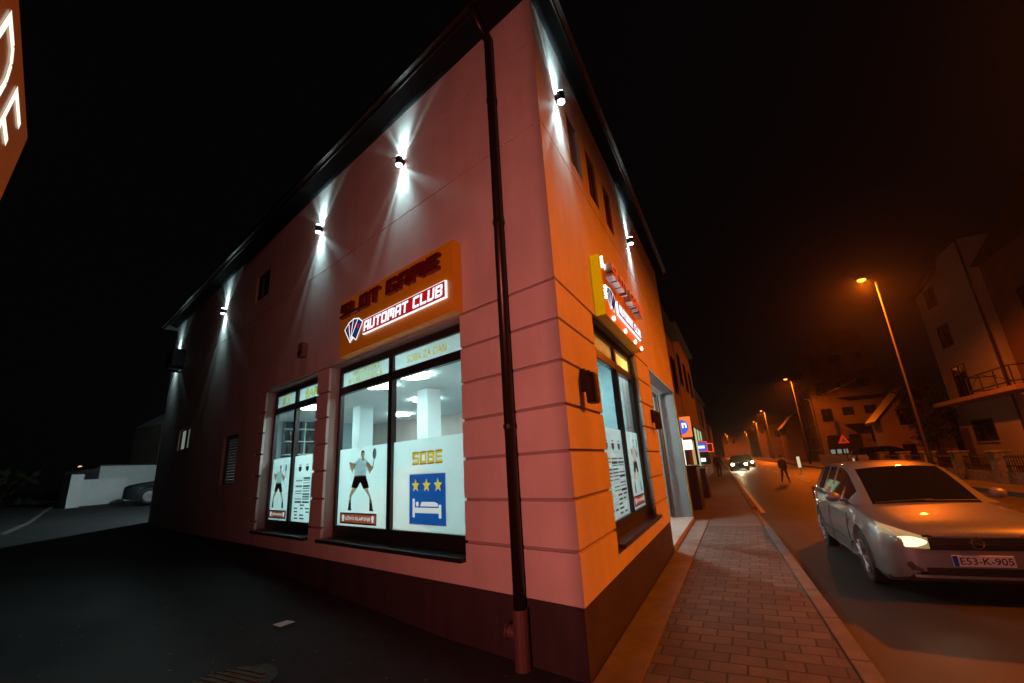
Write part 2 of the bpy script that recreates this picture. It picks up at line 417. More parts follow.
structure(dk.build('dropped_kerb', M['kerb']))
fk = MB(); fk.box(0, .14, -60, 200, -0.28, -0.01, mp=lambda a, b, c: (stx(9.0, b) + a, b, c)); structure(fk.build('far_kerb', M['kerb']))
fp = MB(); fp.face([(stx(9.14, -60), -60, -0.012), (stx(40, -60), -60, -0.012), (stx(40, 250), 250, -0.012), (stx(9.14, 250), 250, -0.012)])
structure(fp.build('far_pavement', mat('far paving', (0.10, 0.09, 0.08), 0.8, var=0.3, vscale=0.6)))
ln = MB()
ln.face([(stx(2.02, 12), 12, -0.146), (stx(2.14, 12), 12, -0.146), (stx(2.14, 90), 90, -0.146), (stx(2.02, 90), 90, -0.146)])
y = 12.0
while y < 120:
    ln.face([(stx(5.40, y), y, -0.146), (stx(5.52, y), y, -0.146), (stx(5.52, y + 3), y + 3, -0.146), (stx(5.40, y + 3), y + 3, -0.146)]); y += 7.0
structure(ln.build('road_markings', M['paint']))

# ------------------------------------------------------------------ the corner building
B = empty('corner_building', (0, 0, 0), 'two-storey pink rendered corner building with grooved walls, dark eaves and lit shop windows', 'building')
ZG = [0.506 + 0.396 * i for i in range(8)]
GRO = ZG[1:] + [5.09, 6.2]
ZT = 6.86
LL, LR = -15.9, 9.05
OPL = [(-4.46, -1.35, 0.75, 3.27), (-7.05, -4.85, 0.75, 3.27), (-9.36, -8.42, 1.58, 2.60), (-13.55, -12.4, 2.57, 3.15), (-8.3, -7.5, 5.5, 6.15)]
OPR = [(1.21, 3.75, 0.75, 3.27), (5.05, 9.2, -0.2, 3.27), (1.05, 1.55, 5.3, 6.12), (1.9, 2.4, 5.3, 6.12), (2.85, 3.35, 5.3, 6.12)]
def intervals(lo, hi, ops, z0, z1):
    zm = (z0 + z1) / 2; cut = sorted((a, b) for a, b, c, d in ops if c < zm < d)
    out = []; x = lo
    for a, b in cut:
        if a > x + 1e-6: out.append((x, a))
        x = max(x, b)
    if hi > x + 1e-6: out.append((x, hi))
    return out
def make_wall(lo, hi, ops, mp, base, gro=None):
    mb = MB()
    edges = [0.506] + (gro or GRO) + [ZT]
    zz = sorted(set([c for o in ops for c in o[2:]]))
    for i in range(len(edges) - 1):
        gg = lambda z: 0.007 if z > 4 else 0.015
        z0 = edges[i] + (gg(edges[i]) if i else 0); z1 = edges[i + 1] - (gg(edges[i + 1]) if i < len(edges) - 2 else 0)
        cuts = [z0] + [z for z in zz if z0 + .001 < z < z1 - .001] + [z1]
        for a, b in zip(cuts[:-1], cuts[1:]):
            for p, q in intervals(lo, hi, ops, a, b): mb.box(p, q, -0.04, 0.0, a, b, mp)
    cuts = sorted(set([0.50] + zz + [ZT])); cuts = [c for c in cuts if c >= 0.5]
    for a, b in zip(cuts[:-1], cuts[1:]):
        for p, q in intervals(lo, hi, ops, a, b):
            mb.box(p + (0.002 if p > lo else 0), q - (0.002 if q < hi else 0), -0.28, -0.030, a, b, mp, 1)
    mb.build('wall', [M['plaster'], M['groove']], B)
    pl = MB()
    for p, q in intervals(lo, hi, ops, 0.1, 0.2): pl.box(p, q, -0.26, -0.012, base, 0.5, mp)
    pl.build('plinth', M['plinth'], B)
make_wall(-7.4, 0.0, [o for o in OPL if o[1] > -7.4], ML, -0.25)
make_wall(LL, -7.4, [o for o in OPL if o[0] < -7.4], ML, -0.25, [5.09, 6.2])
make_wall(0.0, LR, OPR, MR, -0.25)
# end walls and rear
ew = MB()
p1 = ML(LL, -0.002, 0); p2 = (-15.3 + 3.0, 13.6)
ew.box(0, 1, 0, 1, -0.2, ZT, mp=lambda a, b, c: (p1[0] + a * (p2[0] - p1[0]) + b * 0.25, p1[1] + a * (p2[1] - p1[1]) + b * 0.02, c))
ew.box(-12.3, -0.002, LR - 0.28, LR - 0.006, 3.3, ZT)
ew.box(-12.3, -3.3, LR - 0.28, LR - 0.006, -0.2, 3.3)
ew.build('wall', M['plaster'], B)
# eaves: soffit, fascia board, gutter
def eave_ring(d): # corner point at outward distance d
    return ML(0.0, d, 0)[:2]
def strip(mb, d0, d1, z0, z1, mi=0, e0=None, e1=None):
    # ring along both fronts between outward distances d0..d1 (alley) and e0..e1 (street), mitred at the corner
    e0 = d0 if e0 is None else e0; e1 = d1 if e1 is None else e1
    def corner(a, b): # point at distance a outside the alley front and b outside the street front
        u = (b - a * OX) / CA; return u
    far = LL - 0.35
    mb.prism([(corner(d0, e0), d0), (corner(d1, e1), d1), (far, d1), (far, d0)], z0, z1, lambda a, b, h: ML(a if abs(a) > 1e-6 else 1e-5, b, h), mi)
    def yc(a, b): return ML(corner(a, b), a, 0)[1]
    mb.prism([(yc(d0, e0), e0), (yc(d1, e1), e1), (LR + .3, e1), (LR + .3, e0)], z0, z1, lambda a, b, h: (b, a, h), mi)
sm = MB(); strip(sm, -0.3, 0.31, ZT, ZT + 0.06, 0, -.3, .20); sm.build('soffit', M['eave'], B)
gu = MB(); strip(gu, 0.313, 0.33, ZT - 0.02, ZT + 0.12, 0, .203, .22); strip(gu, 0.332, 0.40, ZT + 0.03, ZT + 0.13, 0, .222, .285)
gu.build('gutter', M['brown_metal'], B)
rf = MB()
apex = [(-6.2, 5.8, 9.3), (-8.0, 6.3, 9.3)]
c0 = (.27, -.30, ZT + 0.13); c1 = ML(LL - .35, 0.37, ZT + 0.13); c2 = (-12.6, 13.8, ZT + 0.13); c3 = (0.27, LR + .3, ZT + 0.13)
rf.face([c0, c1, apex[1], apex[0]]); rf.face([c3, c0, apex[0]]); rf.face([c2, c3, apex[0], apex[1]]); rf.face([c1, c2, apex[1]])
rf.build('roof', M['roof'], B)

# shop windows --------------------------------------------------------
def shop_window(mp, a0, a1, z0, z1, dep, mull, name_film=True, film_mats=None, upper=None):
    fr = MB(); d0, d1 = -dep - 0.07, -dep
    w = 0.06
    fr.box(a0, a0 + w, d0, d1, z0, z1, mp); fr.box(a1 - w, a1, d0, d1, z0, z1, mp)
    fr.box(a0 + w, a1 - w, d0, d1, z1 - 0.10, z1, mp); fr.box(a0 + w, a1 - w, d0, d1, z0, z0 + 0.17, mp)
    fr.box(mull - .045, mull + .045, d0, d1 + .012, z0 + 0.17, z1 - 0.10, mp)
    fr.box(a0 + w, mull - .045, d0 + .002, d1 + .008, 2.83, 2.945, mp); fr.box(mull + .045, a1 - w, d0 + .002, d1 + .008, 2.83, 2.945, mp)
    f = fr.build('shop_window', M['black_frame'], B, bevel=0.006)
    for p, q in ((a0 + w, mull - .045), (mull + .045, a1 - w)):
        for za, zb in ((z0 + .17, 2.83), (2.945, z1 - .10)):
            g = MB(); dm = -dep - 0.03
            g.face([mp(p, dm, za), mp(q, dm, za), mp(q, dm, zb), mp(p, dm, zb)]); g.build('pane', M['glass'], f)
        h = MB(); dm = -dep - 0.036
        h.face([mp(p, dm, z0 + .17), mp(q, dm, z0 + .17), mp(q, dm, 1.985), mp(p, dm, 1.985)]); h.build('frosted_film', M['film'], f)
        h = MB(); h.face([mp(p, dm, 2.945), mp(q, dm, 2.945), mp(q, dm, z1 - .1), mp(p, dm, z1 - .1)])
        h.build('transom_film', upper or M['film'], f)
    s = MB(); s.box(a0 - .0, a1 + .0, -dep + .002, 0.075, z0 - 0.035, z0 + 0.012, mp)
    s.build('sill', M['brown_metal'], f, bevel=0.008)
    return f
W1 = shop_window(ML, -4.46, -1.35, 0.75, 3.27, 0.18, -3.0)
W2 = shop_window(ML, -7.05, -4.85, 0.75, 3.27, 0.18, -6.06)
W3 = shop_window(MR, 1.21, 3.75, 0.75, 3.27, 0.10, 2.62, upper=M['orange_film'])

M['print_white'] = emat('glowing white print', (.80, .92, .90), .62)  # own glow stands in for shop light coming through the print
M['print_yellow'] = emat('glowing yellow print', (.80, .70, .10), .60)  # yellow print glows likewise in place of light from behind
def poly(mb, mp, pts, d, mi): mb.face([mp(a, d, c) for a, c in pts], mi)
def rect(mb, mp, a0, a1, c0, c1, d, mi): poly(mb, mp, [(a0, c0), (a1, c0), (a1, c1), (a0, c1)], d, mi)
PD = -0.205
def athlete(mp, f, cx, w, z0, h, d, banner, words):
    m = MB(); X = lambda t: cx + t * w; Z = lambda t: z0 + t * h; e = d
    P = lambda pts, mi, k=0: poly(m, mp, [(X(a), Z(b)) for a, b in pts], e + k * .0006, mi)
    # legs, socks and shoes
    P([(-.13, .44), (-.02, .44), (-.11, .33), (-.23, .23), (-.25, .12), (-.29, .12), (-.30, .24), (-.22, .36)], 1)
    P([(.02, .44), (.13, .44), (.21, .33), (.30, .2), (.31, .12), (.27, .12), (.25, .21), (.12, .33)], 1)
    P([(-.33, .0), (-.22, .0), (-.235, .04), (-.245, .17), (-.30, .17)], 2); P([(.26, .0), (.37, .0), (.345, .04), (.315, .17), (.26, .17)], 2)
    P([(-.17, .56), (.14, .56), (.24, .36), (.09, .34), (.0, .45), (-.09, .35), (-.25, .37)], 2, 1)      # shorts
    P([(-.16, .54), (.14, .54), (.18, .78), (.12, .84), (-.06, .84), (-.19, .77)], 3, 2)                   # shirt
    P([(-.19, .77), (-.13, .75), (-.20, .66), (-.28, .74), (-.30, .80), (-.34, .79), (-.31, .70), (-.23, .60)], 1, 3)
    P([(.18, .78), (.13, .74), (.22, .62), (.30, .68), (.34, .66), (.24, .57)], 1, 3)
    P(arc(.045, .90, .052, 0, 2 * PI, 12)[:-1], 1, 3)
    P([(.0, .90), (.0, .945), (.04, .968), (.09, .95), (.098, .90), (.085, .93), (.03, .935)], 2, 4)
    P([(.02, .80), (.09, .80), (.075, .87), (.03, .87)], 1, 3)
    P([(.31, .66), (.335, .66), (.36, .80), (.345, .80)], 2, 3)                                            # racket
    P([(.36 + .05 * math.cos(t), .89 + .09 * math.sin(t)) for t in [i * PI / 7 for i in range(14)]], 4, 3)
    m.build('athlete_poster', [M['paper'], M['skin_print'], M['ink'], M['shirt_print'], M['grey_ink']], f)
    b = MB(); a0, a1, c0, c1 = banner
    rect(b, mp, a0, a1, c0, c1, d, 0)
    for q in ((a0, a1, c0, c0 + .02), (a0, a1, c1 - .02, c1), (a0, a0 + .02, c0 + .02, c1 - .02), (a1 - .02, a1, c0 + .02, c1 - .02)): rect(b, mp, *q, d + .0006, 1)
    add_text(b, words, a0 + .15, a1 - .15, c0 + .042, c1 - .042, d + .0014, mp, 2, .02)
    for s in (a0 + .095, a1 - .095):
        poly(b, mp, arc(s, (c0 + c1) / 2 + .012, .035, 0, 2 * PI, 10)[:-1], d + .0014, 2)
        rect(b, mp, s - .02, s + .02, c0 + .035, c0 + .06, d + .0014, 2)
    b.build('banner', [M['red_print'], M['ink'], M['print_white']], f)
athlete(ML, W1, -3.76, .98, 1.125, .84, PD, (-4.30, -3.32, .945, 1.095), 'UŽIVO KLAĐENJE')
athlete(ML, W2, -6.62, .75, 1.125, .76, PD, (-7.0 + .03, -6.22, .945, 1.085), 'UŽIVO KLAĐENJE')
athlete(MR, W3, 3.25, .72, 1.13, .78, -0.126, (2.86, 3.62, .95, 1.09), 'UŽIVO KLAĐENJE')
# rooms poster: gold word and blue hotel sign
m = MB(); fnl = lambda a, b, h: ML(a, h, b); block_word('SOBE', -2.53, -1.94, 1.675, 1.835, fnl, m, PD - .001, PD, slant=0, gap=.14, mi=0); block_word('SOBE', -2.505, -1.955, 1.695, 1.815, fnl, m, PD, PD + .001, slant=0, gap=.26, mi=1)
m.build('window_lettering', [M['gold'], M['print_yellow']], W1)
m = MB(); rect(m, ML, -2.60, -1.88, .985, 1.578, PD, 0)
rect(m, ML, -2.585, -1.895, .998, 1.565, PD + .0006, 1)
for k in range(3): poly(m, ML, star(-2.46 + .215 * k, 1.435, .085), PD + .0014, 2)
rect(m, ML, -2.52, -2.475, 1.075, 1.285, PD + .0014, 3); rect(m, ML, -2.02, -1.975, 1.075, 1.22, PD + .0014, 3)
rect(m, ML, -2.475, -2.02, 1.125, 1.185, PD + .0014, 3)
poly(m, ML, [(-2.37, 1.20), (-2.03, 1.20), (-2.04, 1.235), (-2.10, 1.25), (-2.34, 1.25)], PD + .0014, 3)
poly(m, ML, arc(-2.425, 1.225, .03, 0, 2 * PI, 10)[:-1], PD + .0014, 3)
m.build('hotel_sign_poster', [M['paper'], M['blue'], M['print_yellow'], M['print_white']], W1)
m = MB(); add_text(m, 'SOBA ZA DAN', -2.66, -1.83, 3.0, 3.11, PD, ML, 0, .02); m.build('transom_lettering', [M['yellow']], W1)
m = MB(); add_text(m, 'SPORTSKE', -4.10, -3.30, 3.07, 3.155, PD, ML, 0, .02); add_text(m, 'KLADIONICE', -4.2, -3.25, 2.965, 3.05, PD, ML, 0, .02); m.build('transom_lettering', [M['yellow']], W1)
m = MB(); add_text(m, 'SPORT', -6.75, -6.35, 2.97, 3.14, PD, ML, 0, .03); m.build('transom_lettering', [M['yellow']], W2)
m = MB(); add_text(m, 'BAR', -5.75, -5.25, 2.97, 3.14, PD, ML, 0, .03); m.build('transom_lettering', [M['yellow']], W2)
# odds tables
def odds(mp, f, a0, a1, d):
    m = MB(); w = a1 - a0
    for k in range(3):
        c = a0 + w * (.18 + .32 * k)
        poly(m, mp, [(c - .07 * w, 1.80), (c + .07 * w, 1.80), (c + .06 * w, 1.74), (c, 1.71), (c - .06 * w, 1.74)], d, 0)
        rect(m, mp, c - .05 * w, c + .05 * w, 1.82, 1.835, d, 1)
    for k in range(3):
        c0 = a0 + w * (.03 + .33 * k); c1 = c0 + w * .29
        z = 1.62
        while z > 1.22:
            rect(m, mp, c0, c1, z - random.choice((.012, .018, .03)), z, d, random.choice((0, 1, 1, 2))); z -= .042
    z = 1.19
    for k in range(5):
        for j in range(4):
            if random.random() < .8:
                c = a0 + w * (.02 + .24 * j + random.uniform(0, .05)); rect(m, mp, c, c + w * random.uniform(.12, .2), z - .022, z, d, random.choice((0, 0, 2)))
        z -= .052
    m.build('odds_poster', [M['ink'], M['grey_ink'], M['shirt_print']], f)
odds(ML, W2, -5.92, -5.05, PD); odds(MR, W3, 1.50, 2.50, -0.126)

# shuttered niche, rear panes, upper recess ---------------------------------
def small_window(mp, a0, a1, z0, z1, dep, m_pane, slats=0, split=0, fm=None):
    fr = MB(); w = .035
    for q in ((a0, a0 + w, z0, z1), (a1 - w, a1, z0, z1), (a0 + w, a1 - w, z0, z0 + w), (a0 + w, a1 - w, z1 - w, z1)):
        fr.box(q[0], q[1], -dep - .06, -dep, q[2], q[3], mp)
    if split: fr.box((a0 + a1) / 2 - .07, (a0 + a1) / 2 + .07, -dep - .06, -dep, z0 + w, z1 - w, mp)
    f = fr.build('window', fm or M['black_frame'], B)
    g = MB()
    if slats:
        z = z0 + w
        while z < z1 - w - .01:
            g.box(a0 + w, a1 - w, -dep - .05, -dep - .03, z + .004, min(z + .055, z1 - w), mp); z += .06
        g.build('shutter', m_pane[0], f)
    else:
        parts = [(a0 + w, a1 - w)] if not split else [(a0 + w, (a0 + a1) / 2 - .07), ((a0 + a1) / 2 + .07, a1 - w)]
        for k, (p, q) in enumerate(parts):
            g = MB(); g.face([mp(p, -dep - .03, z0 + w), mp(q, -dep - .03, z0 + w), mp(q, -dep - .03, z1 - w), mp(p, -dep - .03, z1 - w)])
            g.build('pane', m_pane[k % len(m_pane)], f)
small_window(ML, -9.36, -8.42, 1.58, 2.60, .06, [M['brown_metal']], slats=1)
small_window(ML, -13.55, -12.4, 2.57, 3.15, .05, [M['winwhite'], M['wingreen']], split=1)
small_window(ML, -8.3, -7.5, 5.5, 6.15, .05, [M['darkglass']])
for a, b in ((1.05, 1.55), (1.9, 2.4), (2.85, 3.35)): small_window(MR, a, b, 5.3, 6.12, .07, [mat('beige shutter', (.34, .27, .24), .7)], fm=mat('beige frame', (.30, .24, .21), .6))

# shop interior ---------------------------------------------------------------
CZ = 3.38
room = [ML(-0.6, -0.30, 0)[:2], (-0.30, 0.9), (-0.30, 4.6), (-3.2, 4.6), (-3.2, 7.97), ML(-12.5, -6.8, 0)[:2], ML(-12.5, -.30, 0)[:2]]
m = MB(); m.face([(x, y, .10) for x, y in room]); m.build('shop_floor', M['int_floor'], B)
m = MB(); m.face([(x, y, CZ) for x, y in room]); m.build('shop_ceiling', M['int_ceil'], B)
m = MB()
for i in (2, 3, 4, 5):
    p, q = room[i], room[i + 1]
    m.face([(p[0], p[1], .10), (q[0], q[1], .10), (q[0], q[1], CZ), (p[0], p[1], CZ)], 0)
m.build('shop_partition', mat('teal partition', (.32, .50, .55), .8), B)
m = MB(); p = ML(-12.4, -6.77, 0); q = (-3.25, 7.93)
m.face([(p[0], p[1], .11), (q[0], q[1], .11), (q[0], q[1], 3.36), (p[0], p[1], 3.36)]); m.build('shop_back_panel', M['int_teal'], B)
for (u, d, r) in ((-8.68, -3.0, .19), (-5.83, -3.0, .19)):
    m = MB(); m.box(u - r, u + r, d - r, d + r, .10, CZ, lambda a, b, c: ML(a - 1e-4, b, c)); m.build('column', M['int_wall'], B, bevel=.01)
discs = [(-2.6, -1.6), (-4.6, -1.7), (-3.6, -3.6), (-5.8, -1.7), (-6.9, -3.7), (-5.4, -5.3), (-9.2, -1.8), (-9.6, -4.8), (-1.4, -3.2)]
for (u, d) in discs:
    x, y, _ = ML(u, d, 0)
    m = MB(); m.tube([(x, y, CZ - .005), (x, y, CZ - .05)], .30, 24); m.build('ceiling_lamp', M['lampdisc'], B)

# bar shelf behind the smaller window
bs = empty('bar_shelf', ML(-12.45, -2.9, .1), 'dark shelf unit with white shelves seen through the smaller alley window', 'shelf')
mb_ = lambda d, o, z: ML(-12.45 + o, d, z)
m = MB(); m.box(-3.6, -2.42, .0, .03, 2.0, 3.36, mb_); m.build('back_panel', mat('teal back', (.03, .07, .09), .5), bs)
for z in (2.33, 2.72, 3.10): m = MB(); m.box(-3.6, -2.42, .031, .28, z, z + .03, mb_); m.build('shelf', M['int_wall'], bs)
m = MB(); m.box(-3.02, -2.98, .031, .27, 2.0, 3.36, mb_); m.build('upright', M['int_wall'], bs)
bt = None
for k, (d, z) in enumerate(((-2.55, 2.36), (-2.7, 2.36), (-2.85, 2.36), (-3.15, 2.36), (-2.6, 2.75), (-2.8, 2.75), (-3.2, 2.75), (-3.35, 2.75))):
    if bt is None:
        bt = local(empty('bottle', (0, 0, 0), 'bottle standing on the white shelves behind the smaller alley window', 'bottle', 'bottles on the bar shelf'))
        m = MB(); m.tube([(0, 0, 0), (0, 0, .17), (0, 0, .21), (0, 0, .28)], [.036, .036, .014, .013], 10); m.build('glass_body', mat('bottle glass', (.10, .04, .02), .1), bt)
        m = MB(); m.tube([(0, 0, .28), (0, 0, .30)], .015, 8); m.build('cap', M['gold'], bt); o = bt
    else: o = copy_tree(bt)
    o.location = mb_(d, .15, z)
# entrance -------------------------------------------------------------------
m = MB(); m.box(-3.2, -.006, 9.06, 9.16, -.02, 3.42); m.build('entrance_panel', M['grey_panel'], B, bevel=.008)
for xx in (-.50, -.05):
    m = MB(); m.box(xx, xx + .035, 9.02, 9.057, .1, 3.27); m.build('brass_trim', mat('brass trim', (.55, .32, .12), .3, .9), B)
m = MB(); m.box(-0.9, -.003, 5.0, 9.05, 3.275, 3.40); m.build('entrance_canopy', M['int_ceil'], B)
m = MB(); m.box(-3.1, -.004, 5.06, 9.05, -.1, .10); m.build('entrance_step', mat('pale step stone', (.30, .30, .30), .6, var=.1), B, bevel=.01)
m = MB(); m.box(-3.2, -3.1, 5.0, 9.0, 0, 3.3); m.box(-3.1, -.29, 4.92, 5.0, 0, 3.27); m.box(-3.1, -.9, 5.0, 9.0, 3.30, 3.38); m.build('lobby_wall', M['int_wall'], B)
m = MB()
for y in (5.12, 6.4, 8.86): m.box(-.52, -.46, y - .04, y + .04, .12, 3.26)
m.box(-.52, -.46, 5.16, 8.82, 3.18, 3.26)
dr = m.build('entrance_frame', M['black_frame'], B)
m = MB(); m.face([(-.49, 6.44, .13), (-.49, 8.82, .13), (-.49, 8.82, 3.18), (-.49, 6.44, 3.18)]); m.build('pane', M['glass'], dr)
m = MB()
m.tube([(-.40, 6.5, .9), (-.40, 6.5, 2.0)], .018, 10); m.build('door_handle', M['chrome'], dr)
m = MB(); m.tube([(-2.2, 7.4, 3.29), (-2.2, 7.4, 3.24)], .22, 20); m.build('lobby_lamp', emat('lobby lamp', (.92, 1, .96), 30), B)
l = bpy.data.lights.new('lobby_light', 'POINT'); l.energy = 270; l.color = (.95, 1.0, .92); l.shadow_soft_size = .10
o = bpy.data.objects.new('lobby_light', l); COL.objects.link(o); o.parent = B; o.location = (-1.7, 7.35, 3.0)

# downpipe -------------------------------------------------------------------
m = MB(); up = -0.60
m.tube([ML(up + .02, .34, ZT + .04), ML(up + .01, .32, ZT - .06), ML(up, .22, ZT - .15), ML(up, .085, ZT - .25), ML(up, .085, ZT - .32), ML(up, .085, .42)], .052, 14)
dp = m.build('downpipe', M['brown_metal'], B, smooth=True)
m = MB()
for z in (1.95, 4.1, 5.7): m.tube([ML(up, .085, z - .02), ML(up, .085, z + .02)], .060, 14); m.box(up - .012, up + .012, -.01, .05, z - .015, z + .015, ML)
m.build('pipe_clamp', M['brown_metal'], dp)
m = MB(); m.tube([ML(up, .085, .44), ML(up, .085, .40), ML(up, .085, -.05)], .068, 14); m.tube([ML(up, .085, .25), ML(up - .11, .12, .27)], .05, 12); m.tube([ML(up - .11, .12, .27), ML(up - .125, .124, .271)], .062, 12)
m.build('drain_socket', M['pinkpipe'], dp, smooth=False)

# wall lamps ------------------------------------------------------------------
def beam(name, parent, loc, up, power):
    l = bpy.data.lights.new(name, 'SPOT'); l.energy = power; l.color = (.56, .95, 1.0); l.spot_size = R(125); l.spot_blend = .5
    l.shadow_soft_size = .03
    l.use_nodes = True; nt = l.node_tree; em = nt.nodes['Emission']
    tc = nt.nodes.new('ShaderNodeTexCoord'); sp = nt.nodes.new('ShaderNodeSeparateXYZ')
    nt.links.new(tc.outputs['Normal'], sp.inputs[0])
    ab = nt.nodes.new('ShaderNodeMath'); ab.operation = 'ABSOLUTE'; nt.links.new(sp.outputs['Z'], ab.inputs[0])
    at = nt.nodes.new('ShaderNodeMath'); at.operation = 'ARCTAN2'; nt.links.new(sp.outputs['X'], at.inputs[0]); nt.links.new(ab.outputs[0], at.inputs[1])
    mr = nt.nodes.new('ShaderNodeMapRange'); mr.inputs['From Min'].default_value = -PI / 2; mr.inputs['From Max'].default_value = PI / 2
    nt.links.new(at.outputs[0], mr.inputs['Value'])
    cr = nt.nodes.new('ShaderNodeValToRGB'); e = cr.color_ramp.elements
    keys = [(0, .0), (.16, .01), (.21, .16), (.25, .03), (.30, .04), (.345, .70), (.372, .22), (.40, .50), (.44, .9), (.50, 1), (.565, .95), (.62, .65), (.665, .22), (.71, .06), (.775, .24), (.815, .02), (1, .0)]
    e[0].position = 0; e[0].color = (keys[0][1],) * 3 + (1,); e[1].position = 1; e[1].color = (keys[-1][1],) * 3 + (1,)
    for p, v in keys[1:-1]: k = e.new(p); k.color = (v, v, v, 1)
    nt.links.new(mr.outputs[0], cr.inputs[0]); ra = nt.nodes.new('ShaderNodeMath'); ra.operation = 'DIVIDE'; nt.links.new(sp.outputs['Y'], ra.inputs[0]); nt.links.new(ab.outputs[0], ra.inputs[1])
    sh = nt.nodes.new('ShaderNodeMapRange'); sh.interpolation_type = 'SMOOTHSTEP'; sg = -1 if up else 1
    sh.inputs['From Min'].default_value = -.005 * sg; sh.inputs['From Max'].default_value = .075 * sg
    nt.links.new(ra.outputs[0], sh.inputs['Value'])
    mu = nt.nodes.new('ShaderNodeMath'); mu.operation = 'MULTIPLY'; nt.links.new(cr.outputs[0], mu.inputs[0]); nt.links.new(sh.outputs['Result'], mu.inputs[1])
    nt.links.new(mu.outputs[0], em.inputs['Strength'])
    o = bpy.data.objects.new(name, l); COL.objects.link(o); o.parent = parent; o.location = loc
    o.rotation_euler = (PI if up else 0, 0, 0)
    return o
def make_wall_lamp():
    r = local(empty('wall_lamp', (0, 0, 0)))
    m = MB(); m.tube([(0, -.066, -.06), (0, -.066, .06)], .052, 18); m.box(-.03, .03, -.03, 0, -.045, .045); m.build('body', M['lamp_body'], r)
    for z in (-.062, .062):
        m = MB(); m.tube([(0, -.066, z), (0, -.066, z + math.copysign(.012, z))], .042, 16); m.build('lens', M['lens_white'], r)
    beam('beam', r, (0, -.066, .082), True, 140); beam('beam', r, (0, -.066, -.082), False, 140)
    return r
WLG = 'white up and down wall lamps on the corner building'
proto = make_wall_lamp(); first = True
wl = [(ML(-2.5, 0, 5.97), A, 'up and down wall lamp above the alley sign, nearest the downpipe'),
      (ML(-5.07, 0, 5.98), A, 'up and down wall lamp on the alley front, second from the downpipe'),
      (ML(-10.46, 0, 5.92), A, 'up and down wall lamp on the alley front, left of the dark upper window'),
      (ML(-15.2, 0, 5.7), A, 'up and down wall lamp at the far left end of the alley front'),
      (MR(.66, 0, 5.92), PI / 2, 'up and down wall lamp high on the street front beside the corner'),
      (MR(4.72, 0, 5.85), PI / 2, 'up and down wall lamp on the street front above the orange sign')]
for loc, rz, lab in wl:
    o = proto if first else copy_tree(proto); first = False
    o.location = loc; o.rotation_euler = (0, 0, rz); tag(o, lab, 'wall lamp', WLG)
# air conditioner hiding the far beam
ac = empty('air_conditioner', ML(-14.1, 0, 5.0), 'dark air conditioner unit hung high at the far end of the alley front', 'air conditioner')
m = MB(); m.box(-14.5, -13.7, .10, .42, 5.05, 5.6, ML); a = m.build('casing', M['lamp_body'], ac, bevel=.02)
m = MB(); m.tube([ML(-14.22, .42, 5.32), ML(-14.22, .435, 5.32)], .2, 20); m.build('fan_grille', M['black_plastic'], ac)
m = MB(); m.box(-14.4, -14.36, 0, .4, 5.0, 5.045, ML); m.box(-13.84, -13.8, 0, .4, 5.0, 5.045, ML); m.build('bracket', M['black_plastic'], ac)
# alarm box
al = empty('alarm_box', ML(-5.4, 0, 3.65), 'small dark alarm box on the wall left of the orange alley sign', 'alarm box')
m = MB(); m.box(-5.50, -5.30, .0, .10, 3.62, 3.88, ML); m.build('casing', mat('alarm casing', (.20, .12, .10), .5), al, bevel=.015)
m = MB(); m.box(-5.46, -5.34, .10, .115, 3.66, 3.72, ML); m.build('strobe', M['black_plastic'], al)
# wall speakers on the street front
spk = None
for y, z, lab in ((.52, 2.28, 'brown speaker box on the street front beside the corner'), (4.55, 2.22, 'brown speaker box on the street front beside the entrance')):
    if spk is None:
        spk = local(empty('wall_speaker', (0, 0, 0)))
        m = MB(); m.box(-.065, .065, -.15, -.05, -.15, .15); m.build('cabinet', M['speaker'], spk, bevel=.015)
        m = MB(); m.box(-.05, .05, -.157, -.151, -.13, .13); m.build('grille', M['black_plastic'], spk)
        m = MB(); m.box(-.02, .02, -.05, 0, -.03, .2); m.box(-.04, .04, -.10, -.03, .152, .175); m.build('bracket', M['black_plastic'], spk)
        o = spk
    else: o = copy_tree(spk)
    o.location = MR(y, 0, z); o.rotation_euler = (0, 0, PI / 2); tag(o, lab, 'speaker', 'wall speakers')

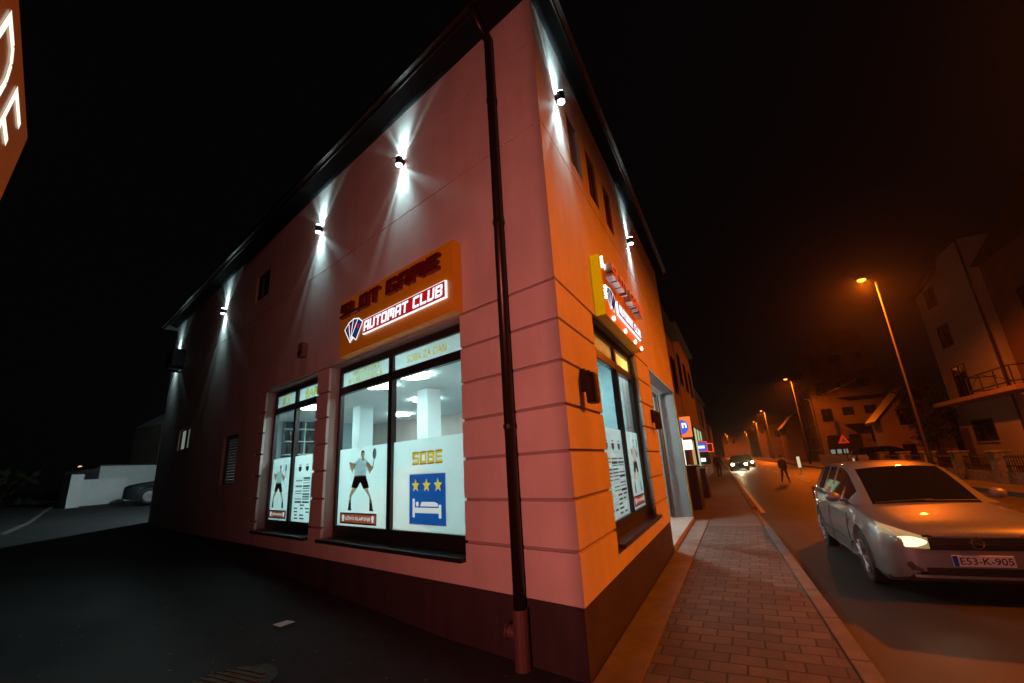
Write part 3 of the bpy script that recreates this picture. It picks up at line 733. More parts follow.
# sign boxes ------------------------------------------------------------------
def shop_sign(mp, a0, a1, z0, z1, dep, label, red_mat, side_mat, bulbs):
    s = empty('shop_sign', mp(a0, 0, z0), label, 'sign')
    fn = lambda a, b, h: mp(a, h, b)
    m = MB(); m.box(a0, a1, .004, dep, z0, z1, mp); m.build('sign_box', M['orange_box'], s, bevel=.008)
    if bulbs: m = MB(); m.box(a0 - .012, a0 - .001, .006, dep - .002, z0 + .004, z1 - .004, mp); m.build('side_glow', emat('amber side glow', (.62, .25, .0), .9), s)  # glowing strip added to brighten the sign's near side
    W = a1 - a0; H = z1 - z0; ax = lambda t: a0 + W * t; zx = lambda t: z0 + H * t
    # logo: fan of cards
    m = MB(); cx, cz = ax(.155), zx(.20)
    for k, an in enumerate((-.62, -.2, .2, .62)):
        ca, sa = math.cos(-an), math.sin(-an)
        for j, (wd, h0, h1, mi) in enumerate(((.085, .03, .34, 0), (.070, .045, .325, 1), (.025, .20, .27, 2))):
            pts = [(-wd, h0), (wd, h0), (wd, h1), (-wd, h1)]
            poly(m, mp, [(cx + (a * ca - b * sa), cz + (a * sa + b * ca) * (H / .92)) for a, b in pts], dep + .006 + .001 * k + .0003 * j, mi)
    m.build('card_logo', [M['white_lit'], emat('logo blue', (.02, .04, .16), .6), M['red_lit']], s)
    # lit panel with white word
    m = MB(); pa, pb, pc, pd = ax(.27), ax(.958), zx(.21), zx(.45)
    m.box(pa, pb, dep + .001, dep + .03, pc, pd, mp, 0)
    m.build('panel_edge', M['white_lit'], s)
    m = MB(); m.box(pa + .010, pb - .010, dep + .028, dep + .034, pc + .010, pd - .010, mp, 0); m.build('red_panel', M['red_lit'], s)
    m = MB(); block_word('AUTOMAT CLUB', pa + .04, pb - .04, pc + .034, pd - .034, fn, m, dep + .033, dep + .040, slant=.10); m.build('lettering', M['white_lit'], s)
    # raised red letters
    def nl():
        m = MB(); made.append(m); return m
    made = []
    block_word('SLOT GAME', ax(.04), ax(.93), zx(.64), zx(.87), fn, nl, dep + .02, dep + (.12 if bulbs else .075), slant=.08, gap=.16, mi=0, side=1)
    for m in made: m.build('letter', [red_mat, side_mat], s)
    if bulbs:
        pts = [(ax(.03), zx(t)) for t in (.97, .92, .87, .82)] + [(ax(.03), zx(t)) for t in (.48, .42, .36, .30)] + [(ax(t), zx(.06)) for t in (.16, .45, .75, .97)] + [(ax(.97), zx(t)) for t in (.30, .42)]
        for a, z in pts:
            m = MB(); m.tube([mp(a, dep + .002, z), mp(a, dep + .022, z)], .016 if z > zx(.1) else .03, 10); m.build('bulb', M['bulb_white'], s)
    return s
shop_sign(ML, -3.90, -1.29, 3.29, 4.17, .13, 'orange sign box with unlit red letters on the alley front above the big window', M['red_letter'], M['red_letter'], False)
shop_sign(MR, 1.40, 3.72, 3.29, 4.10, .13, 'orange sign box with glowing red letters and bulbs on the street front', M['orange_lit'], M['steel'], True)

# totem sign over the alley mouth -------------------------------------------------
P0 = Vector((-2.7035, -2.8138, 3.937)); hx = Vector((-.9475, .3197, 0)).normalized()
tn = Vector((hx.y, -hx.x, 0));  tn = tn if tn.x > 0 or True else tn
# faces the camera side
if (Vector((1.2544, -3.6414, 1.59)) - P0).dot(tn) < 0: tn = -tn
tm = lambda a, d, z: tuple(P0 + hx * (a + .45 * max(z, -1.05)) + tn * d + Vector((0, 0, z)))
ts = empty('totem_sign', tm(-1.48, -2.0, -3.937), 'brown orange lit totem sign with white letters, cut by the upper left frame edge', 'sign')
m = MB(); m.box(-1.55, 0, -.2, 0, -.90, 0.0, tm); m.build('sign_box', M['totem'], ts, bevel=.01)
m = MB(); m.tube([tm(-1.48, -2.0, -3.95), tm(-1.48, -2.0, -.2)], .07, 12); m.build('post', M['pole'], ts)
m = MB()
for zz in (-.3, -.75): m.tube([tm(-1.48, -2.0, zz), tm(-1.48, -.2, zz)], .03, 8)
m.build('arm', M['pole'], ts)
wm = emat('totem white', (1.0, .98, .78), 1.25)
def stroke(mb, pts, w):
    for (a, b), (c, d) in zip(pts[:-1], pts[1:]):
        L = math.hypot(c - a, d - b); nx, ny = -(d - b) / L * w / 2, (c - a) / L * w / 2
        mb.face([tm(a + nx, .006, b + ny), tm(c + nx, .006, d + ny), tm(c - nx, .006, d - ny), tm(a - nx, .006, b - ny)])
m = MB(); s = .062; t0, t1 = -.19, -.70
tmid = (t0 + t1) / 2 + .005
stroke(m, [(-.68, t0 + .03), (-.68, t1 - .03)], s); stroke(m, [(-.65, t0), (-.335, t0)], s); stroke(m, [(-.65, tmid), (-.43, tmid)], s); stroke(m, [(-.65, t1), (-.335, t1)], s)
m.build('letter', wm, ts)
m = MB(); dd = [(-1.25, t0), (-1.04, t0), (-.95, t0 - .05), (-.90, t0 - .15), (-.90, t1 + .15), (-.95, t1 + .05), (-1.04, t1), (-1.25, t1)]
stroke(m, dd, s); stroke(m, [(-1.25, t0 + .03), (-1.25, t1 - .03)], s); m.build('letter', wm, ts)

# ------------------------------------------------------------------ street lamps
def make_street_lamp():
    r = local(empty('street_lamp', (0, 0, 0)))
    m = MB(); m.tube([(0, 0, -.1), (0, 0, 1.2), (0, 0, 1.25), (0, 0, 9.05)], [.10, .10, .06, .04], 12); m.build('pole', M['lamp_pole'], r, smooth=True)
    m = MB(); m.tube([(0, 0, 9.0), (-.05, 0, 9.2), (-.25, 0, 9.33), (-.30, 0, 9.34)], .03, 8); m.build('arm', M['lamp_pole'], r)
    m = MB(); m.prism([(-.26, -.10), (-.26, .10), (-.75, .13), (-.82, 0), (-.75, -.13)], 9.30, 9.42, lambda a, b, h: (a, b, h)); m.build('head', M['lamp_body'], r, bevel=.02)
    m = MB(); m.ball((-.5, 0, 9.26), .19, .13, .10); m.build('bulb', M['sodium'], r, smooth=True)
    l = bpy.data.lights.new('lamp_light', 'SPOT'); l.energy = 3000; l.color = SOD; l.shadow_soft_size = .15; l.spot_size = R(172); l.spot_blend = .35
    o = bpy.data.objects.new('lamp_light', l); COL.objects.link(o); o.parent = r; o.location = (-.5, 0, 9.08)
    return r
SL = make_street_lamp()
SLG = 'sodium street lamps along the road'
lamps = [(8.55, 21.6, 0, 3000, 'nearest glowing sodium street lamp, behind the silver car'),
         (9.7, 3.4, -1.8, 5000, None),
         (8.05, 54.0, 0, 3600, 'second glowing sodium street lamp, left of the unlit pole'),
         (7.4, 96.4, 0, 6500, 'third glowing sodium street lamp down the road'),
         (7.1, 130.8, 0, 6500, 'fourth glowing sodium street lamp down the road'),
         (5.8, 193.0, 0, 6500, 'fifth glowing sodium street lamp, small above the headlights'),
         (-1.2, 199.0, 0, 6500, 'farthest low sodium street lamp, leftmost in the row of lamps')]
for i, (x, y, z, pw, lab) in enumerate(lamps):
    o = SL if i == 0 else copy_tree(SL)
    o.location = (x, y, z - 0.02)
    if pw != 3000:
        for ch in o.children:
            if ch.type == 'LIGHT': ch.data = ch.data.copy(); ch.data.energy = pw; ch.data.color = (1.0, .172, .003) if lab is None else SOD
    if lab: tag(o, lab, 'street lamp', SLG)
    else: tag(o, 'sodium street lamp across the road from the corner, out of the picture', 'street lamp', SLG)
# low lamp added unseen behind the viewer to throw pinkish light on the alley front
gl = empty('pink_fill_lamp', (.9, -5.3, 0), 'added fill lamp with a pinkish glass on a post, unseen behind the viewer', 'flood lamp')
m = MB(); m.tube([(.9, -5.45, -.02), (.9, -5.45, 1.5)], .045, 10); m.build('post', M['rail'], gl)
m = MB(); m.box(.72, 1.08, -5.5, -5.38, 1.45, 1.75); m.build('housing', M['rail'], gl, bevel=.02)
m = MB(); m.box(.76, 1.04, -5.378, -5.372, 1.49, 1.71); m.build('lens', emat('pink lens', (1, .3, .28), 4), gl)
l = bpy.data.lights.new('pink_fill_light', 'SPOT'); l.energy = 800; l.color = (1.0, .24, .195); l.shadow_soft_size = .02; l.spot_size = R(116); l.spot_blend = 1.0
o = bpy.data.objects.new('pink_fill_light', l); COL.objects.link(o); o.parent = gl; o.location = (0, 0, 1.6)
m = MB(); m.box(.818, .94, -4.80, -4.79, .9, 2.9); m.build('light_block', M['rail'], gl)  # unseen plate added to keep the pink light off the street front
o.rotation_euler = (Vector(ML(.4, 0, 2.6)) - Vector((.9, -5.3, 1.6))).to_track_quat('-Z', 'Y').to_euler()

# ------------------------------------------------------------------ cars
def lerp_tab(t, x):
    if x <= t[0][0]: return t[0][1]
    for (a, b), (c, d) in zip(t[:-1], t[1:]):
        if x <= c: return b + (d - b) * (x - a) / (c - a)
    return t[-1][1]
WT = [(0, .56), (.03, .66), (.08, .735), (.16, .79), (.28, .835), (.45, .862), (.8, .874), (1.6, .88), (3.2, .88), (3.9, .855), (4.25, .81), (4.38, .74), (4.45, .62)]
BT = [(0, .32), (.06, .25), (.2, .21), (.5, .19), (3.9, .20), (4.2, .26), (4.45, .34)]
TT = [(0, .67), (.04, .72), (.10, .755), (.22, .795), (.45, .84), (.75, .88), (1.05, .912), (1.3, .935), (2.4, .955), (3.6, .985), (4.2, 1.0), (4.38, .97), (4.45, .88)]
AX = (.90, 3.55); AR = .345; WC = .31
def nose_y(x, z):
    y = 0.0
    for k in range(200):
        yy = k * .005
        if lerp_tab(WT, yy) - .03 >= abs(x) and lerp_tab(TT, yy) >= z: return yy
    return 1.0
def make_car(loc, rz, paint, label, group=None, lit=True, plate_txt=None, detail=True):
    r = local(empty('car', loc, label, 'car', group)); r.rotation_euler = (0, 0, rz)
    ysl = [0, .03, .06, .10, .16, .22, .28, .36, .45]
    for c in AX:
        ysl += [c - AR - .002] + [c - AR * math.cos(i * PI / 12) for i in range(13)] + [c + AR + .002]
    ysl += [1.30, 1.45, 1.7, 2.0, 2.4, 2.8, 3.1, 4.0, 4.1, 4.2, 4.3, 4.38, 4.42, 4.45]
    ysl = sorted(ysl)
    m = MB(); rings = []
    for y in ysl:
        w, b, t = lerp_tab(WT, y), lerp_tab(BT, y), lerp_tab(TT, y)
        for c in AX:
            if abs(y - c) < AR + 1e-6: b = max(b, WC + math.sqrt(max(0, AR * AR - (y - c) ** 2)))
        sec = [(w - .045, b), (w - .012, b + .05), (w, .46), (w + .002, .58), (w - .012, .68), (w - .05, t - .045), (w - .11, t), (w * .6, t + .022), (w * .3, t + .032), (0, t + .035)]
        sec2 = []; zp = -1
        for i, (x, z) in enumerate(sec):
            z = max(z, b + .004 * i); 
            if i < 6: z = min(z, t - .03 * (6 - i) * .35)
            z = max(z, zp + .001); zp = z; sec2.append((x, z))
        ring = [(-x, y, z) for x, z in sec2] + [(x, y, z) for x, z in reversed(sec2[:-1])]
        rings.append(ring)
    n = len(rings[0])
    for ring in rings: m.v += ring
    for i in range(len(rings) - 1):
        for k in range(n - 1):
            a = i * n + k; m.f.append((a, a + 1, a + n + 1, a + n)); m.m.append(0)
    for base in (0, (len(rings) - 1) * n):
        h = n // 2
        for k in range(h):
            if k == h - 1: m.f.append((base + k, base + k + 1, base + k + 2))
            else: m.f.append((base + k, base + k + 1, base + n - 2 - k, base + n - 1 - k))
            m.m.append(0)
    body = m.build('body', paint, r, smooth=True)
    # greenhouse
    GH = [(1.10, .925, .770, .93, .68), (1.22, .93, .785, 1.00, .665), (1.45, .94, .795, 1.135, .64), (1.70, .945, .80, 1.27, .61), (1.95, .95, .80, 1.375, .585), (2.15, .955, .80, 1.42, .57),
          (2.5, .96, .80, 1.445, .565), (2.62, .96, .80, 1.448, .565), (3.1, .975, .79, 1.445, .56), (3.22, .98, .785, 1.44, .56), (3.7, .99, .77, 1.425, .55), (3.82, .99, .765, 1.42, .55), (4.12, 1.0, .74, 1.385, .53), (4.3, 1.0, .71, 1.25, .56), (4.40, .98, .68, .99, .60)]
    roof = MB(); wind = MB(); side = [MB(), MB(), MB(), MB(), MB(), MB()]; rear = MB()
    def gsec(g):
        y, zb, wb, zt, wt = g
        s = [(wb, zb), (wb - .012, zb + min(.03, (zt - zb) * .2)), (wt + .02, zt - min(.05, (zt - zb) * .3)), (wt, zt - min(.03, (zt - zb) * .2)), (wt * .86, zt), (wt * .45, zt + .022), (0, zt + .03)]
        return [(-x, y, z) for x, z in s] + [(x, y, z) for x, z in reversed(s[:-1])]
    for g0, g1 in zip(GH[:-1], GH[1:]):
        s0, s1 = gsec(g0), gsec(g1); ym = (g0[0] + g1[0]) / 2
        for k in range(len(s0) - 1):
            q = [s0[k], s0[k + 1], s1[k + 1], s1[k]]
            tgt = roof
            sidek = k in (1, len(s0) - 3)
            topk = 4 <= k <= len(s0) - 6
            if topk and ym < 2.0: tgt = wind
            elif topk and ym > 4.13: tgt = rear
            elif sidek and ym > 1.45 and ym < 4.1:
                L = 0 if k == 1 else 3
                if ym < 2.5: tgt = side[L]
                elif 2.62 < ym < 3.1: tgt = side[L + 1]
                elif 3.22 < ym < 3.7 or 3.82 < ym < 4.05: tgt = side[L + 2]
            tgt.face(q)
    roof.build('roof', paint, r, smooth=True); wind.build('windscreen', M['carglass'], r, smooth=True); rear.build('rear_window', M['carglass'], r, smooth=True)
    for s in side:
        if s.f: s.build('side_window', M['carglass'], r, smooth=True)
    m = MB(); m.box(-.80, .80, .25, 4.25, .17, .24); 
    for c in AX:
        for sx in (-1, 1): m.box(sx * .42, sx * .84, c - AR + .01, c + AR - .01, .24, .66)
    m.build('underbody', M['black_plastic'], r)
    for c in AX:
        for sx in (-1, 1):
            w = MB(); w.tube([(sx * .66, c, WC), (sx * .68, c, WC), (sx * .855, c, WC), (sx * .87, c, WC)], [.28, .31, .31, .285], 28); wo = w.build('wheel', M['tyre'], r, smooth=False)
            w = MB(); w.tube([(sx * .871, c, WC), (sx * .876, c, WC)], .215, 24)
            for k in range(10):
                an = 2 * PI * k / 10
                w.tube([(sx * .875, c, WC), (sx * .882, c + .2 * math.cos(an), WC + .2 * math.sin(an))], .018, 6)
            w.build('rim', M['rim'], wo)
    def patch(pts_fn, nu, nv, name, mt, par=r, off=.012):
        p = MB(); g = []
        for i in range(nu + 1):
            for j in range(nv + 1):
                x, z = pts_fn(i / nu, j / nv); p.v.append((x, nose_y(x, z) - off, z))
        for i in range(nu):
            for j in range(nv):
                a = i * (nv + 1) + j; p.f.append((a, a + 1, a + nv + 2, a + nv + 1)); p.m.append(0)
        return p.build(name, mt, par, smooth=True, recalc=False)
    for sx in (-1, 1):
        hl = patch(lambda u, v: (sx * (.42 + .38 * u), .560 + .01 * u + v * (.12 + .13 * u)), 16, 8, 'headlight', M['lampglass'] if lit else M['chrome'], off=.010)
        if lit:
            def oval(u, v, sx=sx):
                t = 2 * PI * u; q = 1 + .35 * max(0, -math.cos(t)) ** 3
                return (sx * (.60 + .125 * v * math.cos(t) * q), .632 + .058 * v * math.sin(t))
            patch(oval, 28, 5, 'bulb', M['headlight'], hl, off=.016)
        patch(lambda u, v: (sx * (.53 + .25 * u), .31 + .05 * u + v * (.035 + .105 * u)), 12, 4, 'fog_recess', M['black_plastic'], off=.010)
    for sx in (-1, 1):
        fl = MB(); fl.tube([(sx * .63, nose_y(.63, .38) - .022, .385), (sx * .63, nose_y(.63, .38) - .005, .385)], .035, 12); fl.build('fog_lamp', M['chrome'], r)
    patch(lambda u, v: (-.43 + .86 * u, .545 + .135 * v), 16, 4, 'grille', M['black_plastic'], off=.008)
    patch(lambda u, v: (-.46 + .92 * u, .680 + .024 * v), 16, 2, 'grille_bar', M['chrome'], off=.016)
    patch(lambda u, v: (-.42 + .84 * u, .605 + .008 * v), 16, 1, 'grille_slat', M['chrome'], off=.012)
    patch(lambda u, v: (-.50 + 1.0 * u, .29 + .075 * v), 16, 3, 'lower_grille', M['black_plastic'], off=.010)
    patch(lambda u, v: (-.62 + 1.24 * u, .262 + .03 * v), 20, 2, 'bumper_lip', paint, off=.035)
    patch(lambda u, v: (-.52 + 1.04 * u, .515 + .022 * v), 16, 2, 'bumper_crease', paint, off=.018)
    if detail:
        b = MB()
        ring = arc(0, .625, .052, 0, 2 * PI, 18)
        b.tube([(x, -.028, z) for x, z in ring], .009, 6, caps=False); b.tube([(-.075, -.03, .635), (.01, -.034, .629), (-.01, -.034, .621), (.075, -.03, .615)], .008, 6)
        b.build('badge', M['chrome'], r)
        p = MB(); p.box(-.26, .26, -.035, -.02, .385, .50); po = p.build('number_plate', M['plate'], r, bevel=.004)
        if plate_txt:
            p = MB(); p.face([(-.256, -.0365, .389), (-.212, -.0365, .389), (-.212, -.0365, .496), (-.256, -.0365, .496)]); p.build('plate_strip', M['blue'], po)
            p = MB(); add_text(p, plate_txt, -.195, .245, .407, .478, -.0365, lambda a, d, c: (a, d, c), 0, .01); p.build('plate_text', M['ink'], po)
        for sx in (-1, 1):
            mi = MB(); mi.ball((sx * .945, 1.58, 1.005), .105, .06, .072); mi.tube([(sx * .80, 1.60, .95), (sx * .90, 1.60, .985)], .025, 8); mi.build('wing_mirror', paint, r, smooth=True)
            for yy in (2.25, 3.05): mi = MB(); mi.tube([(sx * .892, yy - .08, .80), (sx * .905, yy, .80), (sx * .892, yy + .08, .80)], .014, 6); mi.build('door_handle', M['chrome'], r)
            mi = MB()
            for yy in (1.42, 2.56, 3.42): mi.tube([(sx * .8805, yy, .32), (sx * .8825, yy, .6), (sx * .86, yy, .80)], .005, 4)
            mi.tube([(sx * .884, 1.3, .42), (sx * .886, 3.15, .44)], .016, 6)
            mi.build('door_seam', M['black_plastic'], r)
            si = MB(); si.ball((sx * .872, 1.32, .73), .012, .045, .02); si.build('side_repeater', M['chrome'], r)
        wi = MB(); wi.tube([(-.55, 1.10, .955), (.10, 1.14, .985)], .010, 6); wi.tube([(.0, 1.10, .975), (.58, 1.14, .96)], .010, 6); wi.build('wiper', M['black_plastic'], r)
        # things behind the glass are hidden; a hanging pair of fresheners by the mirror shows through
        hm = MB(); hm.box(-.12, .12, 1.88, 1.90, 1.24, 1.30); hm.build('inside_mirror', M['black_plastic'], r)
    for sx in (-1, 1):
        tl = MB(); tl.box(sx * .60, sx * .78, 4.33, 4.42, .72, .98); tl.build('tail_light', M['tail'], r, bevel=.02)
    return r
CAR = make_car((3.45, 3.36, -.146), .036, M['carpaint'], 'silver estate car with lit headlamps driving towards the viewer beside the kerb', plate_txt='E53-K-905')
l = bpy.data.lights.new('headlight_beam', 'SPOT')
for sx in (-1, 1):
    l = bpy.data.lights.new('headlight_beam', 'SPOT'); l.energy = 3; l.color = (1, .82, .5); l.spot_size = R(70); l.spot_blend = .8; l.shadow_soft_size = .06
    o = bpy.data.objects.new('headlight_beam', l); COL.objects.link(o); o.parent = CAR; o.location = (sx * .6, -.12, .62); o.rotation_euler = (R(84), 0, PI)
far_cars = [(.35, 47.5, 'small oncoming car with headlamps on, left of the pair far down the road'), (1.15, 56.5, 'small oncoming car with headlamps on, right of the pair far down the road')]
M['headlight_far'] = emat('far headlamp', (1, .86, .5), 60)
for x, y, lab in far_cars:
    c = make_car((x + .9, y, -.146), .036, M['darkcar'], lab, 'oncoming cars far down the road', detail=False)
    for ch in c.children:
        if ch.name.startswith('headlight') and ch.type == 'MESH':
            for g in ch.children:
                g.data.materials[0] = M['headlight_far']; 
    for sx in (-1, 1): m = MB(); m.ball((sx * .60, -.06, .63), .13, .05, .11); m.build('lit_lamp', M['headlight_far'], c, smooth=True)
    l = bpy.data.lights.new('headlight_beam', 'SPOT'); l.energy = 480; l.color = (1, .70, .36); l.spot_size = R(60); l.spot_blend = .9; l.shadow_soft_size = .1
    o = bpy.data.objects.new('headlight_beam', l); COL.objects.link(o); o.parent = c; o.location = (0, -.2, .62); o.rotation_euler = (R(84), 0, PI)
xx, yy = -23.0, 6.9
make_car((xx, yy, alley_z(xx, yy) + .02), -.42, M['darkcar'], 'dark parked car in front of the white yard wall at the left', lit=False, detail=False)

# ------------------------------------------------------------------ people
def skin_mesh(name, pts, edges, radii, mats, mfun, parent, root=0):
    me = bpy.data.meshes.new(name); me.from_pydata(pts, edges, []); o = bpy.data.objects.new(name, me); COL.objects.link(o)
    md = o.modifiers.new('skin', 'SKIN'); md.use_smooth_shade = True
    for i, rr in enumerate(radii): me.skin_vertices[0].data[i].radius = (rr, rr); me.skin_vertices[0].data[i].use_root = (i == root)
    ss = o.modifiers.new('s', 'SUBSURF'); ss.levels = 1; ss.render_levels = 1
    dg = bpy.context.evaluated_depsgraph_get(); dg.update()
    m2 = bpy.data.meshes.new_from_object(o.evaluated_get(dg))
    bpy.data.objects.remove(o); bpy.data.meshes.remove(me)
    m2.materials.clear()
    for mt in mats: m2.materials.append(mt)
    for p in m2.polygons: p.material_index = mfun(p.center); p.use_smooth = True
    ob = bpy.data.objects.new(name, m2); COL.objects.link(ob); ob.parent = parent
    return ob
def person(loc, rz, label, stride=.28, h=1.0):
    r = local(empty('person', loc, label, 'person')); r.rotation_euler = (0, 0, rz); r.scale = (h, h, h)
    s = stride
    P = [(0, 0, .95), (0, 0, 1.12), (0, -.01, 1.36), (0, -.02, 1.50), (0, -.03, 1.58), (0, -.035, 1.70),
         (.10, 0, .90), (.11, -s * .45, .50), (.11, -s, .09), (.11, -s - .13, .05),
         (-.10, 0, .90), (-.11, s * .25, .52), (-.11, s * 1.05, .13), (-.11, s * .95, .05),
         (.19, -.01, 1.42), (.25, .10, 1.15), (.24, .03, .93), (.235, -.02, .84),
         (-.19, -.01, 1.42), (-.25, -.02, 1.15), (-.24, -.16, .96), (-.235, -.20, .87)]
    E = [(0, 1), (1, 2), (2, 3), (3, 4), (4, 5), (0, 6), (6, 7), (7, 8), (8, 9), (0, 10), (10, 11), (11, 12), (12, 13), (2, 14), (14, 15), (15, 16), (16, 17), (2, 18), (18, 19), (19, 20), (20, 21)]
    rad = [.15, .15, .16, .075, .075, .085, .10, .075, .05, .045, .10, .075, .05, .045, .085, .06, .045, .04, .085, .06, .045, .04]
    mf = lambda c: 2 if c.z > 1.53 else (0 if c.z > .93 else (2 if abs(c.x) > .19 else 1))
    skin_mesh('body', P, E, rad, [M['jacket'], M['jeans'], M['skin']], mf, r)
    m = MB(); m.ball((0, -.02, 1.74), .098, .108, .085); m.build('hair', M['hair'], r, smooth=True)
    m = MB(); m.box(-.012, .012, -.135, -.11, 1.665, 1.70); m.build('nose', M['skin'], r)
    return r
person((3.36, 25.4, -.148), R(20), 'person in dark clothes walking on the road, in mid-stride', h=.82)
person((-.08, 31.5, -.002), R(175), 'person in a dark jacket walking on the pavement by the shops', .2, .92)

# ------------------------------------------------------------------ across the road
# stone pillar fence
fe = empty('stone_fence', (stx(10.4, 20), 20, 0), 'low fence of rough stone pillars and dark rails in front of the white house', 'fence')
ysf = [12.6, 15.6, 18.9, 21.9, 25.0, 28.2, 31.5]
for y in ysf:
    m = MB(); x = stx(10.4, y); m.box(x - .24, x + .24, y - .24, y + .24, -.05, 1.05); m.box(x - .29, x + .29, y - .29, y + .29, 1.05, 1.13); m.build('pillar', M['stone'], fe, bevel=.03)
m = MB()
for a, b in zip(ysf[:-1], ysf[1:]):
    xa, xb = stx(10.4, a + .25), stx(10.4, b - .25)
    for z in (.60, .90): m.tube([(xa, a + .25, z), (xb, b - .25, z)], .025, 6)
    k = a + .45
    while k < b - .4: m.tube([(stx(10.4, k), k, .38), (stx(10.4, k), k, .98)], .014, 5); k += .16
m.build('railing', M['rail'], fe)
for a, b in zip(ysf[:-1], ysf[1:]):
    xa, xb = stx(10.4, a + .25), stx(10.4, b - .25)
    m = MB(); m.box(0, 1, 0, 1, -.05, .38, mp=lambda p, q, c: (xa + p * (xb - xa) + q * .15 - .07, a + .25 + p * (b - a - .5), c)); m.build('low_wall', M['stone'], fe)
# pale picket fence farther on
pf = empty('picket_fence', (stx(10.2, 42), 42, 0), 'pale picket fence beyond the road, behind the roof of the silver car', 'fence')
m = MB(); y = 34.0
while y < 50: 
    x = stx(10.2, y); m.box(x - .02, x + .02, y - .05, y + .05, 0, .95 + .05 * math.sin(y * 9)); y += .32
x0, x1 = stx(10.23, 34), stx(10.23, 50); m.tube([(x0, 34, .25), (x1, 50, .25)], .03, 5); m.tube([(x0, 34, .75), (x1, 50, .75)], .03, 5)
m.build('pickets', M['whitewall'], pf)

def wall_box(mb, x0, x1, y0, y1, z0, z1): mb.box(x0, x1, y0, y1, z0, z1)
def face_window(parent, x, y0, y1, z0, z1, lit=None, n=2):      # window on a wall whose outside faces -x
    m = MB(); w = .07
    m.box(x - .04, x + .02, y0, y0 + w, z0, z1); m.box(x - .04, x + .02, y1 - w, y1, z0, z1); m.box(x - .04, x + .02, y0 + w, y1 - w, z0, z0 + w); m.box(x - .04, x + .02, y0 + w, y1 - w, z1 - w, z1)
    for k in range(1, n): yy = y0 + (y1 - y0) * k / n; m.box(x - .038, x + .02, yy - .03, yy + .03, z0 + w, z1 - w)
    f = m.build('window', M['rail'], parent)
    m = MB(); m.face([(x - .012, y0 + w, z0 + w), (x - .012, y1 - w, z0 + w), (x - .012, y1 - w, z1 - w), (x - .012, y0 + w, z1 - w)]); m.build('pane', lit or M['darkglass'], f)
    m = MB(); m.box(x - .12, x, y0 - .08, y1 + .08, z0 - .07, z0 - .012); m.build('sill', M['house_white'], f)
def front_window(parent, y, x0, x1, z0, z1, lit=None):      # window on a wall whose outside faces -y
    m = MB(); w = .06
    m.box(x0, x0 + w, y - .04, y + .02, z0, z1); m.box(x1 - w, x1, y - .04, y + .02, z0, z1); m.box(x0 + w, x1 - w, y - .04, y + .02, z0, z0 + w); m.box(x0 + w, x1 - w, y - .04, y + .02, z1 - w, z1)
    xm = (x0 + x1) / 2; m.box(xm - .03, xm + .03, y - .038, y + .02, z0 + w, z1 - w)
    f = m.build('window', M['rail'], parent)
    m = MB(); m.face([(x0 + w, y - .012, z0 + w), (x1 - w, y - .012, z0 + w), (x1 - w, y - .012, z1 - w), (x0 + w, y - .012, z1 - w)]); m.build('pane', lit or M['darkglass'], f)
# white three-storey house
H = empty('white_house', (15, 32, 0), 'tall white three-storey house with a balcony behind the stone pillar fence', 'house')
m = MB()
m.prism([(29.3, -.1), (37.0, -.1), (37.0, 11.7), (32.9, 12.25), (32.3, 13.0), (29.3, 13.0)], 15.0, 24.0, lambda a, b, h: (h, a, b)); m.build('wall', M['house_white'], H)
m = MB(); m.prism([(29.1, 13.0), (32.5, 13.0), (32.3, 13.15), (29.1, 13.2)], 14.7, 24.3, lambda a, b, h: (h, a, b)); m.prism([(32.9, 12.26), (37.3, 11.72), (37.3, 11.9), (32.9, 12.45)], 14.7, 24.3, lambda a, b, h: (h, a, b)); m.build('roof', M['roof'], H)
for y0, y1, z0, z1 in ((34.0, 35.6, 10.3, 11.7), (33.7, 35.4, 7.5, 9.0), (33.4, 35.3, 4.15, 6.2), (32.3, 35.0, 1.4, 2.7)): face_window(H, 15, y0, y1, z0, z1)
m = MB(); m.box(13.6, 14.995, 25.6, 35.6, 3.72, 3.96); bal = m.build('balcony', M['house_orange'], H, bevel=.02)
m = MB()
for z in (4.15, 4.90): m.tube([(14.95, 25.65, z), (13.66, 25.65, z), (13.66, 30.2, z), (14.95, 30.2, z)], .035, 6)
for y in (25.65, 27.2, 28.7, 30.2): m.tube([(13.66, y, 3.96), (13.66, y, 4.9)], .03, 6)
for a, b in ((25.65, 28.7), (30.2, 28.7)): m.tube([(13.66, a, 4.15), (13.66, b, 4.9)], .016, 5)
m.build('railing', M['rail'], bal)
m = MB(); m.tube([(14.9, 29.2, 13.0), (14.9, 29.2, 0)], .06, 8); m.build('downpipe', M['rail'], H)
m = MB(); m.box(14.94, 15.02, 35.6, 36.8, 0, 2.3); m.build('door', M['house_dark'], H)
# dark house next to it on the right
D = empty('dark_house', (15.4, 22, 0), 'dim brown house right of the white house, cut by the frame edge', 'house')
m = MB(); m.box(15.4, 24, 12, 29.0, -.1, 11.0); m.build('wall', mat('dim brown render', (.20, .13, .10), .9, var=.2, vscale=.7), D)
m = MB(); m.prism([(11.6, 11.0), (29.02, 11.0), (20.5, 13.6)], 15.0, 24.4, lambda a, b, h: (h, a, b)); m.build('roof', M['roof'], D)
for y0, y1, z0, z1 in ((24.8, 26.6, 7.2, 8.8), (18.5, 20.3, 7.2, 8.8), (24.8, 26.8, 1.2, 2.6)): face_window(D, 15.4, y0, y1, z0, z1)
